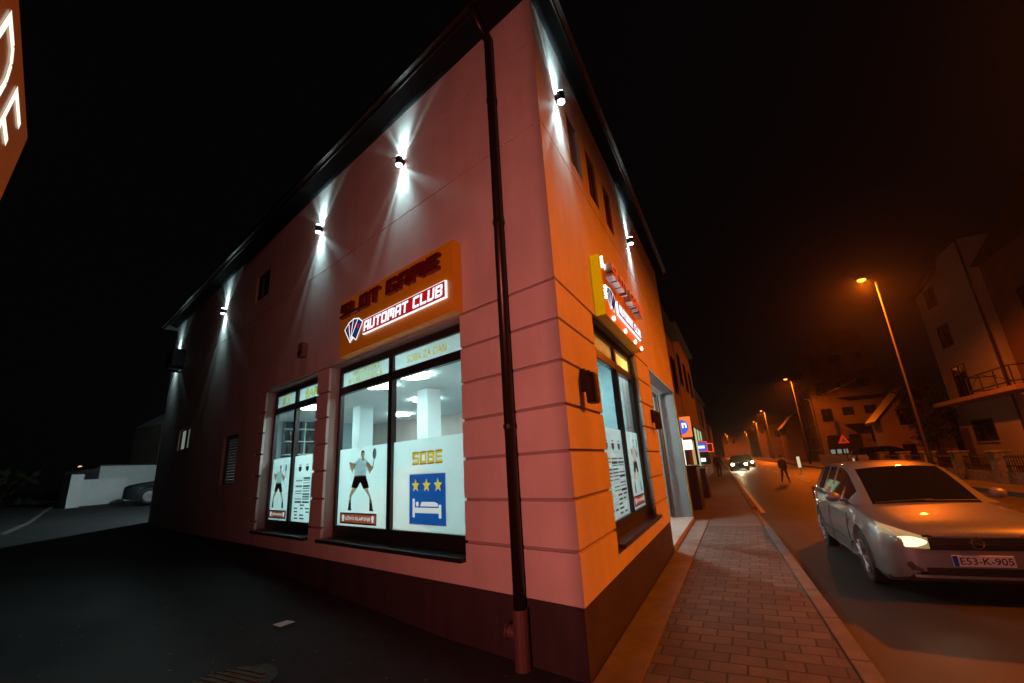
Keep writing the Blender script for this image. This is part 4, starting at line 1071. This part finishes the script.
# small ochre gabled house
S = empty('gabled_house', (12.8, 40, 0), 'small ochre house with a pointed gable, between the street lamp and the white house', 'house')
m = MB(); m.prism([(11.6, -.1), (15.6, -.1), (15.6, 3.4), (13.6, 5.5), (11.6, 3.4)], 40.0, 42.6, lambda a, b, h: (a, h, b)); m.build('wall', M['house_orange'], S)
m = MB(); m.prism([(11.2, 3.1), (13.6, 5.62), (16.0, 3.1), (16.0, 3.3), (13.6, 5.85), (11.2, 3.3)], 39.7, 42.9, lambda a, b, h: (a, h, b)); m.build('roof', M['rail'], S)
front_window(S, 40, 12.75, 13.6, 2.9, 4.1); front_window(S, 40, 12.5, 13.3, .7, 1.5)
# apartment block
Ap = empty('apartment_block', (13, 60, 0), 'dim tall apartment block with balconies behind the warning sign', 'apartment block')
m = MB(); m.prism([(10.4, -.1), (17.4, -.1), (17.4, 11.2), (16.4, 15.0), (12.6, 15.6), (10.4, 13.2)], 60.0, 76, lambda a, b, h: (a, h, b)); m.build('wall', M['house_dark'], Ap)
for fl in range(4):
    for k in range(3):
        x = 11.0 + 2.1 * k; front_window(Ap, 60, x, x + 1.1, 1.4 + 3.1 * fl, 2.9 + 3.1 * fl)
    m = MB(); m.box(12.9, 17.2, 58.9, 59.99, .9 + 3.1 * fl + .0, 1.08 + 3.1 * fl); m.box(12.9, 17.2, 58.9, 58.98, 1.09 + 3.1 * fl, 1.9 + 3.1 * fl); m.build('balcony', M['house_dark'], Ap)
for fl in range(4):
    for k in range(4): face_window(Ap, 10.4, 61.5 + 3.4 * k, 62.8 + 3.4 * k, 1.4 + 3.0 * fl, 2.8 + 3.0 * fl)
# narrow lit wall house farther
N = empty('narrow_house', (9.5, 78, 0), 'narrow reddish house end far beyond the unlit pole', 'house')
m = MB(); m.prism([(8.6, -.1), (12, -.1), (12, 5), (10.3, 6.8), (8.6, 5)], 78, 88, lambda a, b, h: (a, h, b)); m.build('wall', M['house_orange'], N)
m = MB(); m.prism([(8.3, 4.8), (10.3, 6.9), (12.3, 4.8), (12.3, 5.0), (10.3, 7.1), (8.3, 5.0)], 77.7, 88.3, lambda a, b, h: (a, h, b)); m.build('roof', M['roof'], N)
for k, (x, y, w, h, d) in enumerate(((8.2, 110, 7, 7, 14), (7.2, 140, 8, 9, 14), (5.8, 172, 9, 7, 12), (-3.5, 210, 22, 8, 12))):
    F = empty('distant_house', (x, y, 0), ['dim house far down the right side of the road, nearest of the dark row', 'dim taller house far down the right side, middle of the dark row', 'dim house far down the right side, last of the dark row', 'dark house closing the far end of the road'][k], 'house')
    m = MB(); m.box(x, x + w, y, y + d, -.3, h); m.build('wall', M['house_dark'], F)
    m = MB(); m.prism([(x - .4, h), (x + w + .4, h), (x + w / 2, h + 2.6)], y - .3, y + d + .3, lambda a, b, c: (a, c, b)); m.build('roof', M['roof'], F)
    for j in range(2): front_window(F, y, x + 1 + 2.6 * j, x + 2.2 + 2.6 * j, h - 2.6, h - 1.2)
# unlit pole with cables
up_ = empty('utility_pole', (9.55, 56.8, 0), 'unlit thin pole between the second and the nearest street lamp', 'pole')
m = MB(); m.tube([(9.75, 56.8, -.1), (9.75, 56.8, 6.9)], [.09, .06], 10); m.build('shaft', M['pole'], up_)
m = MB(); m.tube([(9.75, 56.8, 6.9), (9.5, 56.8, 7.05), (9.2, 56.8, 7.05)], .035, 6); m.build('arm', M['pole'], up_)
def cable(p, q, sag, r, label):
    m = MB(); pts = []
    for i in range(17):
        t = i / 16; pts.append((p[0] + (q[0] - p[0]) * t, p[1] + (q[1] - p[1]) * t, p[2] + (q[2] - p[2]) * t - sag * 4 * t * (1 - t)))
    m.tube(pts, r, 5); tag(m.build('overhead_cable', M['rail'], smooth=True), label, 'cable')
cable((9.2, 56.8, 7.0), (15.0, 44, 9.0), .5, .02, 'thin cable sagging from the unlit pole to the right')
cable((14.98, 33.2, 8.9), (23, 16, 17.0), .3, .02, 'thin cable rising past the white house to the right frame edge')
cable((9.2, 56.8, 7.0), (7.4, 92, 6.0), .6, .02, 'thin cable sagging from the unlit pole down the road')
# warning sign
wx, wy = 8.25, 36.0
ws = empty('warning_sign', (wx, wy, 0), 'red bordered triangular pedestrian warning sign by the road', 'sign')
m = MB(); m.tube([(wx, wy + .03, -.1), (wx, wy + .03, 2.5)], .03, 8); m.build('post', M['pole'], ws)
tf = lambda a, b, h: (wx + a, wy + h, 2.05 + b)
m = MB(); m.prism([(-.36, -.24), (.36, -.24), (0, .39)], -.02, 0, tf); m.build('border', M['signred'], ws)
m = MB(); m.prism([(-.22, -.165), (.22, -.165), (0, .23)], -.026, -.02, tf); m.build('face', M['signwhite'], ws)
m = MB(); m.prism([(-.04, -.02), (.04, -.02), (.08, -.14), (.04, -.14), (0, -.06), (-.05, -.14), (-.09, -.14)], -.03, -.026, tf); m.prism(arc(0, .045, .035, 0, 2 * PI, 8)[:-1], -.03, -.026, tf); m.build('symbol', M['ink'], ws)
# small white notice by the road
nb = empty('notice_board', (6.0, 38, 0), 'small upright whitish lit board behind the walking person', 'sign')
m = MB(); m.box(5.22, 5.42, 37, 37.06, .25, 1.05); m.build('board', emat('dim board', (.85, .75, .45), .8), nb)
m = MB(); m.tube([(5.35, 37.08, -.1), (5.35, 37.08, 1.3)], .03, 6); m.build('post', M['pole'], nb)
# parked dark car and kiosk with lit panes across the road
kx, ky = 9.6, 50.0
ki = empty('kiosk', (kx, ky, 0), 'small dark kiosk with a row of whitish lit panes under the apartment block', 'kiosk')
m = MB(); m.box(kx - .2, kx + 2.6, ky, ky + 2, -.05, 2.3); m.build('cabin', M['house_dark'], ki)
for k in range(3):
    m = MB(); m.box(kx - .1 + .52 * k, kx + .25 + .52 * k, ky - .02, ky - .004, .95, 1.35); m.build('pane', M['winwhite'], ki)
make_car((13.2, 37.2, -.01), PI / 2, M['darkcar'], 'dark car parked across the road in front of the ochre gabled house', lit=False, detail=False)
# trees across the road
def tree(x, y, h, rad, label, seed):
    rng = random.Random(seed)
    t = empty('tree', (x, y, 0), label, 'tree')
    m = MB(); m.tube([(x, y, -.1), (x + .1, y, h * .3), (x - .1, y + .1, h * .6)], [.22, .16, .08], 8)
    for k in range(6):
        an = rng.uniform(0, 2 * PI); z = h * rng.uniform(.3, .55); m.tube([(x, y, z), (x + rad * .6 * math.cos(an), y + rad * .6 * math.sin(an), z + h * .25)], [.07, .03], 6)
    m.build('trunk', M['bark'], t)
    m = MB(); cl = [(rng.gauss(0, .45), rng.gauss(0, .45), rng.uniform(-.9, .9)) for _ in range(26)]
    for i in range(2600):
        c = rng.choice(cl); s = .18
        p = Vector((x + rad * (c[0] + rng.gauss(0, s)), y + rad * (c[1] + rng.gauss(0, s)), h * .66 + h * .34 * (c[2] + rng.gauss(0, s * .8))))
        a = Vector((rng.gauss(0, 1), rng.gauss(0, 1), rng.gauss(0, 1))).normalized() * .16; b = a.orthogonal().normalized() * .08
        m.face([p - a, p + b, p + a, p - b])
    m.build('crown', M['leaf'], t, recalc=False)
tree(13.6, 37.5, 6.0, 1.6, 'dark leafy tree against the far corner of the white house', 5)

# ------------------------------------------------------------------ shops down the near pavement
NB = empty('row_house', (-1, 13, 0), 'dim brown row house next to the pink corner building', 'house')
m = MB(); m.box(-9, -.42, 9.5, 15.6, -.2, 6.3); m.build('wall', M['house_dark'], NB)
m = MB(); m.prism([(-9.2, 6.3), (-.1, 6.3), (-4.6, 8.6)], 9.45, 15.7, lambda a, b, h: (a, h, b)); m.build('roof', M['roof'], NB)
def side_pane(parent, name, x, y0, y1, z0, z1, mt):
    m = MB(); m.box(x, x + .04, y0, y1, z0, z1); return m.build(name, mt, parent)
for y0 in (10.2, 12.0, 13.8): side_pane(NB, 'window', -.41, y0, y0 + 1.0, 3.9, 5.3, M['darkglass'])
side_pane(NB, 'shop_window', -.41, 10.3, 11.8, .5, 2.3, M['darkglass']); side_pane(NB, 'lit_window', -.41, 12.4, 13.1, .9, 2.2, M['shopwhite']); 
side_pane(NB, 'door', -.41, 13.6, 14.6, 0, 2.2, M['rail'])
NC = empty('shop_house', (-1.5, 19, 0), 'dim house with a tall pale green lit shop front past the row house', 'house')
m = MB(); m.box(-10, -.42, 15.8, 24.4, -.2, 7.2); m.build('wall', M['house_dark'], NC)
m = MB(); m.prism([(-10.2, 7.2), (-.15, 7.2), (-5, 9.6)], 15.75, 24.45, lambda a, b, h: (a, h, b)); m.build('roof', M['roof'], NC)
for y0 in (16.6, 19.2, 21.8): side_pane(NC, 'window', -.415, y0, y0 + 1.0, 4.6, 6.0, M['darkglass'])
gw = side_pane(NC, 'shop_window', -.415, 18.5, 23.8, 1.12, 2.85, M['shopgreen'])
m = MB()
for y0 in (18.45, 20.2, 22.0, 23.8): m.box(-.42, -.34, y0 - .04, y0 + .04, 1.08, 2.9)
m.box(-.42, -.35, 18.4, 23.9, 1.06, 1.12); m.build('frame', M['rail'], gw)
side_pane(NC, 'door', -.415, 16.6, 17.6, 0, 2.2, M['shopwarm'])
ND = empty('far_row_house', (-3, 32, 0), 'dark row houses farther along the near pavement', 'house')
m = MB(); m.box(-10, -1.0, 24.6, 44, -.2, 6.2); m.build('wall', M['house_dark'], ND)
m = MB(); m.prism([(-10.2, 6.2), (-.7, 6.2), (-5.4, 8.6)], 24.55, 44.2, lambda a, b, h: (a, h, b)); m.build('roof', M['roof'], ND)
for y0 in (25.5, 29, 33, 38): side_pane(ND, 'window', -.99, y0, y0 + 1.2, 3.8, 5.2, M['darkglass'])
side_pane(ND, 'shop_window', -.99, 27.0, 28.4, .9, 2.2, M['shopwarm'])
NE = empty('end_row_house', (-6, 70, 0), 'dark houses lining the far end of the near pavement', 'house')
m = MB(); m.box(-14, -2.4, 48, 90, -.2, 6.5); m.build('wall', M['house_dark'], NE)
m = MB(); m.prism([(-14, 6.5), (-2.1, 6.5), (-8, 9)], 47.9, 90.2, lambda a, b, h: (a, h, b)); m.build('roof', M['roof'], NE)
for y0 in (52, 58, 66, 76): side_pane(NE, 'window', -2.39, y0, y0 + 1.3, 3.8, 5.3, M['darkglass'])
# blade signs
b1 = empty('blade_sign', (-.4, 13.6, 2.3), 'square lit blade sign with a blue disc and orange ring over the near shop', 'sign')
m = MB(); m.box(-.418, -.06, 13.5, 13.68, 2.24, 2.96); m.build('sign_box', M['shoporange'], b1, bevel=.02)
m = MB(); fn = lambda a, b, h: (a, h, b)
m.prism([(p[0], p[1]) for p in arc(-.405, 2.60, .26, -PI / 2, PI / 2, 14)], 13.485, 13.5, fn); m.build('disc', M['shopblue'], b1)
m = MB(); add_text(m, 'n', -.36, -.20, 2.56, 2.74, 13.483, lambda a, d, c: (a, d, c), 0, .03); add_text(m, 'shop', -.36, -.14, 2.40, 2.48, 13.483, lambda a, d, c: (a, d, c), 0, .02) if False else None
m.build('lettering', M['shopwhite'], b1)
m = MB(); m.box(-.418, -.12, 13.52, 13.66, 1.80, 2.14); m.build('lower_box', M['shopwhite'], b1, bevel=.01)
b2 = empty('blade_sign', (.0, 20.0, 1.3), 'red framed lit pub sign with blue panel, the farther blade sign', 'sign')
m = MB(); m.box(-.60, .06, 20.0, 20.14, 1.15, 2.25); m.build('sign_box', M['jacket'], b2)
m = MB(); m.box(-.50, -.02, 19.98, 19.995, 1.78, 2.15, mi=0); m.build('panel', M['shopblue'], b2)
m = MB(); m.box(-.42, -.10, 19.97, 19.978, 1.90, 2.02); m.build('lettering', M['shopwhite'], b2)
m = MB(); m.box(-.36, -.14, 19.97, 19.998, 1.28, 1.45); m.build('lower_panel', M['shopwhite'], b2)
m = MB(); m.tube([(-.54, 19.97, 2.2), (.02, 19.97, 2.2), (.02, 19.97, 1.75), (-.54, 19.97, 1.75), (-.54, 19.97, 2.2)], .022, 6); m.tube([(.02, 19.97, 2.1), (.26, 19.97, 2.1), (.26, 19.97, 1.72), (.02, 19.97, 1.72)], .022, 6); m.build('neon_tube', M['redneon'], b2)
m = MB(); m.tube([(-.9, 20.07, 2.0), (-.6, 20.07, 2.0)], .02, 6); m.build('bracket', M['rail'], b2)
# dark cabinets on the pavement
for k, (x, y, lab) in enumerate(((-.16, 12.2, 'dark street cabinet against the row house, nearer the pink building'), (-.16, 16.2, 'dark street cabinet against the shop house, farther from the pink building'))):
    p = empty('street_cabinet', (x, y, 0), lab, 'cabinet', 'dark cabinets outside the shops')
    m = MB(); m.box(x - .2, x + .2, y - .6, y + .6, 0, 1.25 - .2 * k); m.build('box', M['rail'], p, bevel=.02)
    m = MB(); m.box(x - .23, x + .23, y - .64, y + .64, 1.252 - .2 * k, 1.29 - .2 * k); m.build('lid', M['black_plastic'], p, bevel=.01)
    m = MB(); m.box(x + .201, x + .215, y - .02, y + .02, .6, .75); m.build('handle', M['pole'], p)

# ------------------------------------------------------------------ left background
def gz(x, y): return 0.042 * max(0, -(x * CA + y * SA) - 1.5)
yw = empty('yard_wall', (-25, 6, gz(-25, 6)), 'low whitewashed yard wall with a thick end pillar at the left', 'wall')
m = MB(); m.box(-25.2, -24.5, 5.6, 6.05, .6, 2.36); m.build('pillar', M['whitewall'], yw, bevel=.01)
m = MB(); m.box(-25.4, -25.1, 6.05, 7.9, .6, 2.14); m.build('panel', M['whitewall'], yw)
hw = empty('white_outbuilding', (-27, 9, gz(-27, 9)), 'plain white outbuilding behind the dark parked car', 'outbuilding')
m = MB(); m.box(-30, -26.4, 7.3, 14.5, .6, 2.78); m.build('wall', M['whitewall'], hw)
m = MB(); m.box(-30.1, -26.36, 7.25, 14.6, 2.78, 2.84); m.build('roof', M['roof'], hw)
ck = MB(); pts = [(-16.6, 1.6), (-19.1, 2.85), (-24.2, 4.95), (-25.6, 5.55)]
for (a, b), (c, d) in zip(pts[:-1], pts[1:]):
    ck.box(0, 1, -.05, .05, 0, .8, mp=lambda p, q, h: (a + p * (c - a) - q * .4, b + p * (d - b) + q * .9, gz(a + p * (c - a), b + p * (d - b)) - .1 + h * .2))
structure(ck.build('alley_kerb', M['kerb']))
hd = empty('hedge', (-34, -2, 0), 'dark hedge on the far left beyond the alley', 'hedge')
m = MB(); rng = random.Random(8)
for i in range(3500):
    t = rng.random(); x = -30 - 12 * t + rng.gauss(0, .5); y = -14 + 21 * (1 - t) * rng.random() ** .5; z = 1.0 + 1.7 * rng.random()
    a = Vector((rng.gauss(0, 1), rng.gauss(0, 1), rng.gauss(0, 1))).normalized() * .25; b = a.orthogonal().normalized() * .14; q = Vector((x, y, z)); m.face([q - a, q + b, q + a, q - b])
m.build('foliage', M['leaf'], hd, recalc=False)
fl = empty('far_lamp', (-48, 14.4, 0), 'tiny orange lamp far away above the yard wall', 'lamp')
cpos = Vector((1.2545, -3.6414, 1.59)); dv = Vector((-26.85, 9.868, 1.127)) * 1.45
pl_ = cpos + dv
m = MB(); m.tube([(pl_.x, pl_.y, 0), (pl_.x, pl_.y, pl_.z)], .05, 6); m.build('post', M['pole'], fl)
m = MB(); m.ball(tuple(pl_), .11, .11, .08); m.build('bulb', emat('far bulb', (1, .55, .25), 1.5), fl)
gb = empty('gabled_shed', (-24, 12, 0), 'pale lit gable peak beyond the far end of the corner building', 'shed')
m = MB(); m.box(-33, -30, 11.35, 17, .5, 5.35); m.build('wall', M['house_dark'], gb)
m = MB(); m.prism([(11.3, 5.36), (17, 5.36), (14.2, 7.4)], -33, -30, lambda a, b, h: (h, a, b)); m.build('gable', M['whitewall'], gb)
# lamp on the end wall that lights the yard
o = copy_tree(proto); o.location = (-15.62, 6.4, 4.6); o.rotation_euler = (0, 0, A - PI / 2 + .3); tag(o, 'up and down wall lamp on the rear end wall of the corner building', 'wall lamp', WLG)
l = bpy.data.lights.new('yard_light', 'POINT'); l.energy = 560; l.color = (.72, .95, 1.0); l.shadow_soft_size = .1
yl = bpy.data.objects.new('yard_light', l); COL.objects.link(yl); yl.parent = o; yl.location = (0, -.5, 0)

# ------------------------------------------------------------------ litter and manhole
pp = MB(); cs_ = [(-3.59, .03), (-3.41, -.01), (-3.36, .13), (-3.54, .17)]
cx_, cy_ = -3.475, .08
pp.face([(x, y, gz(cx_, cy_) + .012 + .015 * k) for (x, y), k in zip(cs_, (0, .4, 1.2, .3))]); pp.face([(x, y, gz(cx_, cy_) + .009 + .015 * k) for (x, y), k in zip(cs_, (0, .4, 1.2, .3))])
tag(pp.build('paper_scrap', mat('paper white', (.85, .85, .83), .7), recalc=False), 'white paper scrap lying on the dark alley asphalt', 'paper')
mh = empty('manhole_cover', (-2.78, -1.0, 0), 'round rusty manhole cover in the alley at the bottom frame edge', 'manhole cover')
mz = gz(-2.78, -1.0)
m = MB(); m.tube([(-2.78, -1.0, mz - .03), (-2.78, -1.0, mz + .004)], .33, 32)
for k in range(-4, 5): m.box(-2.78 - math.sqrt(.09 - (k * .06) ** 2), -2.78 + math.sqrt(.09 - (k * .06) ** 2), -1.0 + k * .06 - .012, -1.0 + k * .06 + .012, mz + .004, mz + .010)
m.build('lid', M['iron'], mh)
m = MB(); m.tube([(-2.78, -1.0, mz - .03), (-2.78, -1.0, mz + .001)], .40, 32); m.build('rim', mat('dark iron', (.04, .03, .025), .6, .4), mh)
gr = MB(); rng = random.Random(4)
for i in range(160):
    x, y = rng.uniform(-6, -.6), rng.uniform(-2.2, 1.2)
    if .2717 * x + .9624 * y > -.05: continue
    z = gz(x, y); s = rng.uniform(.006, .02); a = rng.uniform(0, PI)
    gr.face([(x + s * math.cos(a + t), y + s * .6 * math.sin(a + t), z + .004 + .002 * (j % 2)) for j, t in enumerate((0, 1.6, 3.1, 4.7))])
tag(gr.build('leaf_litter', mat('pale litter', (.22, .19, .15), .9), recalc=False), 'tiny pale leaves and grit scattered on the alley asphalt', 'litter', kind='stuff')

# ------------------------------------------------------------------ night haze
hz = bpy.data.materials.new('haze'); hz.use_nodes = True; nt = hz.node_tree; nt.nodes.remove(nt.nodes['Principled BSDF'])
pv_ = nt.nodes.new('ShaderNodeVolumePrincipled'); pv_.inputs['Color'].default_value = (.9, .9, .9, 1); pv_.inputs['Density'].default_value = HAZE; pv_.inputs['Anisotropy'].default_value = .85
nt.links.new(pv_.outputs[0], nt.nodes['Material Output'].inputs['Volume'])
m = MB(); m.box(-399, 399, -299, 499, -1.3, 26); o = m.build('haze', hz); o['kind'] = 'stuff'
# ------------------------------------------------------------------ world, camera, view
w = bpy.data.worlds.new('World'); sc.world = w; w.use_nodes = True
bg = w.node_tree.nodes['Background']; bg.inputs[0].default_value = (.0011, .0009, .0010, 1); bg.inputs[1].default_value = 1.0
cam = bpy.data.cameras.new('camera'); co = bpy.data.objects.new('camera', cam); COL.objects.link(co)
cam.sensor_width = 36; cam.lens = 439.239 / 1024 * 36; cam.clip_start = .05; cam.clip_end = 2000
rv = Vector((0.89367252, 0.44491746, -0.05829137)); uv = Vector((0.17222432, -0.22013973, 0.96014441)); fv = Vector((-0.41435277, 0.86809386, 0.27335843))
mt4 = Matrix((( rv.x, uv.x, -fv.x, 1.2544508), (rv.y, uv.y, -fv.y, -3.6413611), (rv.z, uv.z, -fv.z, 1.59), (0, 0, 0, 1)))
co.matrix_world = mt4; sc.camera = co
sc.view_settings.view_transform = 'Standard'; sc.view_settings.look = 'None'; sc.view_settings.exposure = 0; sc.view_settings.gamma = 1
try:
    sc.cycles.use_denoising = True; sc.cycles.denoiser = 'OPENIMAGEDENOISE'
    sc.cycles.sample_clamp_indirect = 6.0; sc.cycles.max_bounces = 8; sc.cycles.transparent_max_bounces = 12
    sc.cycles.caustics_reflective = False; sc.cycles.caustics_refractive = False
except Exception: pass
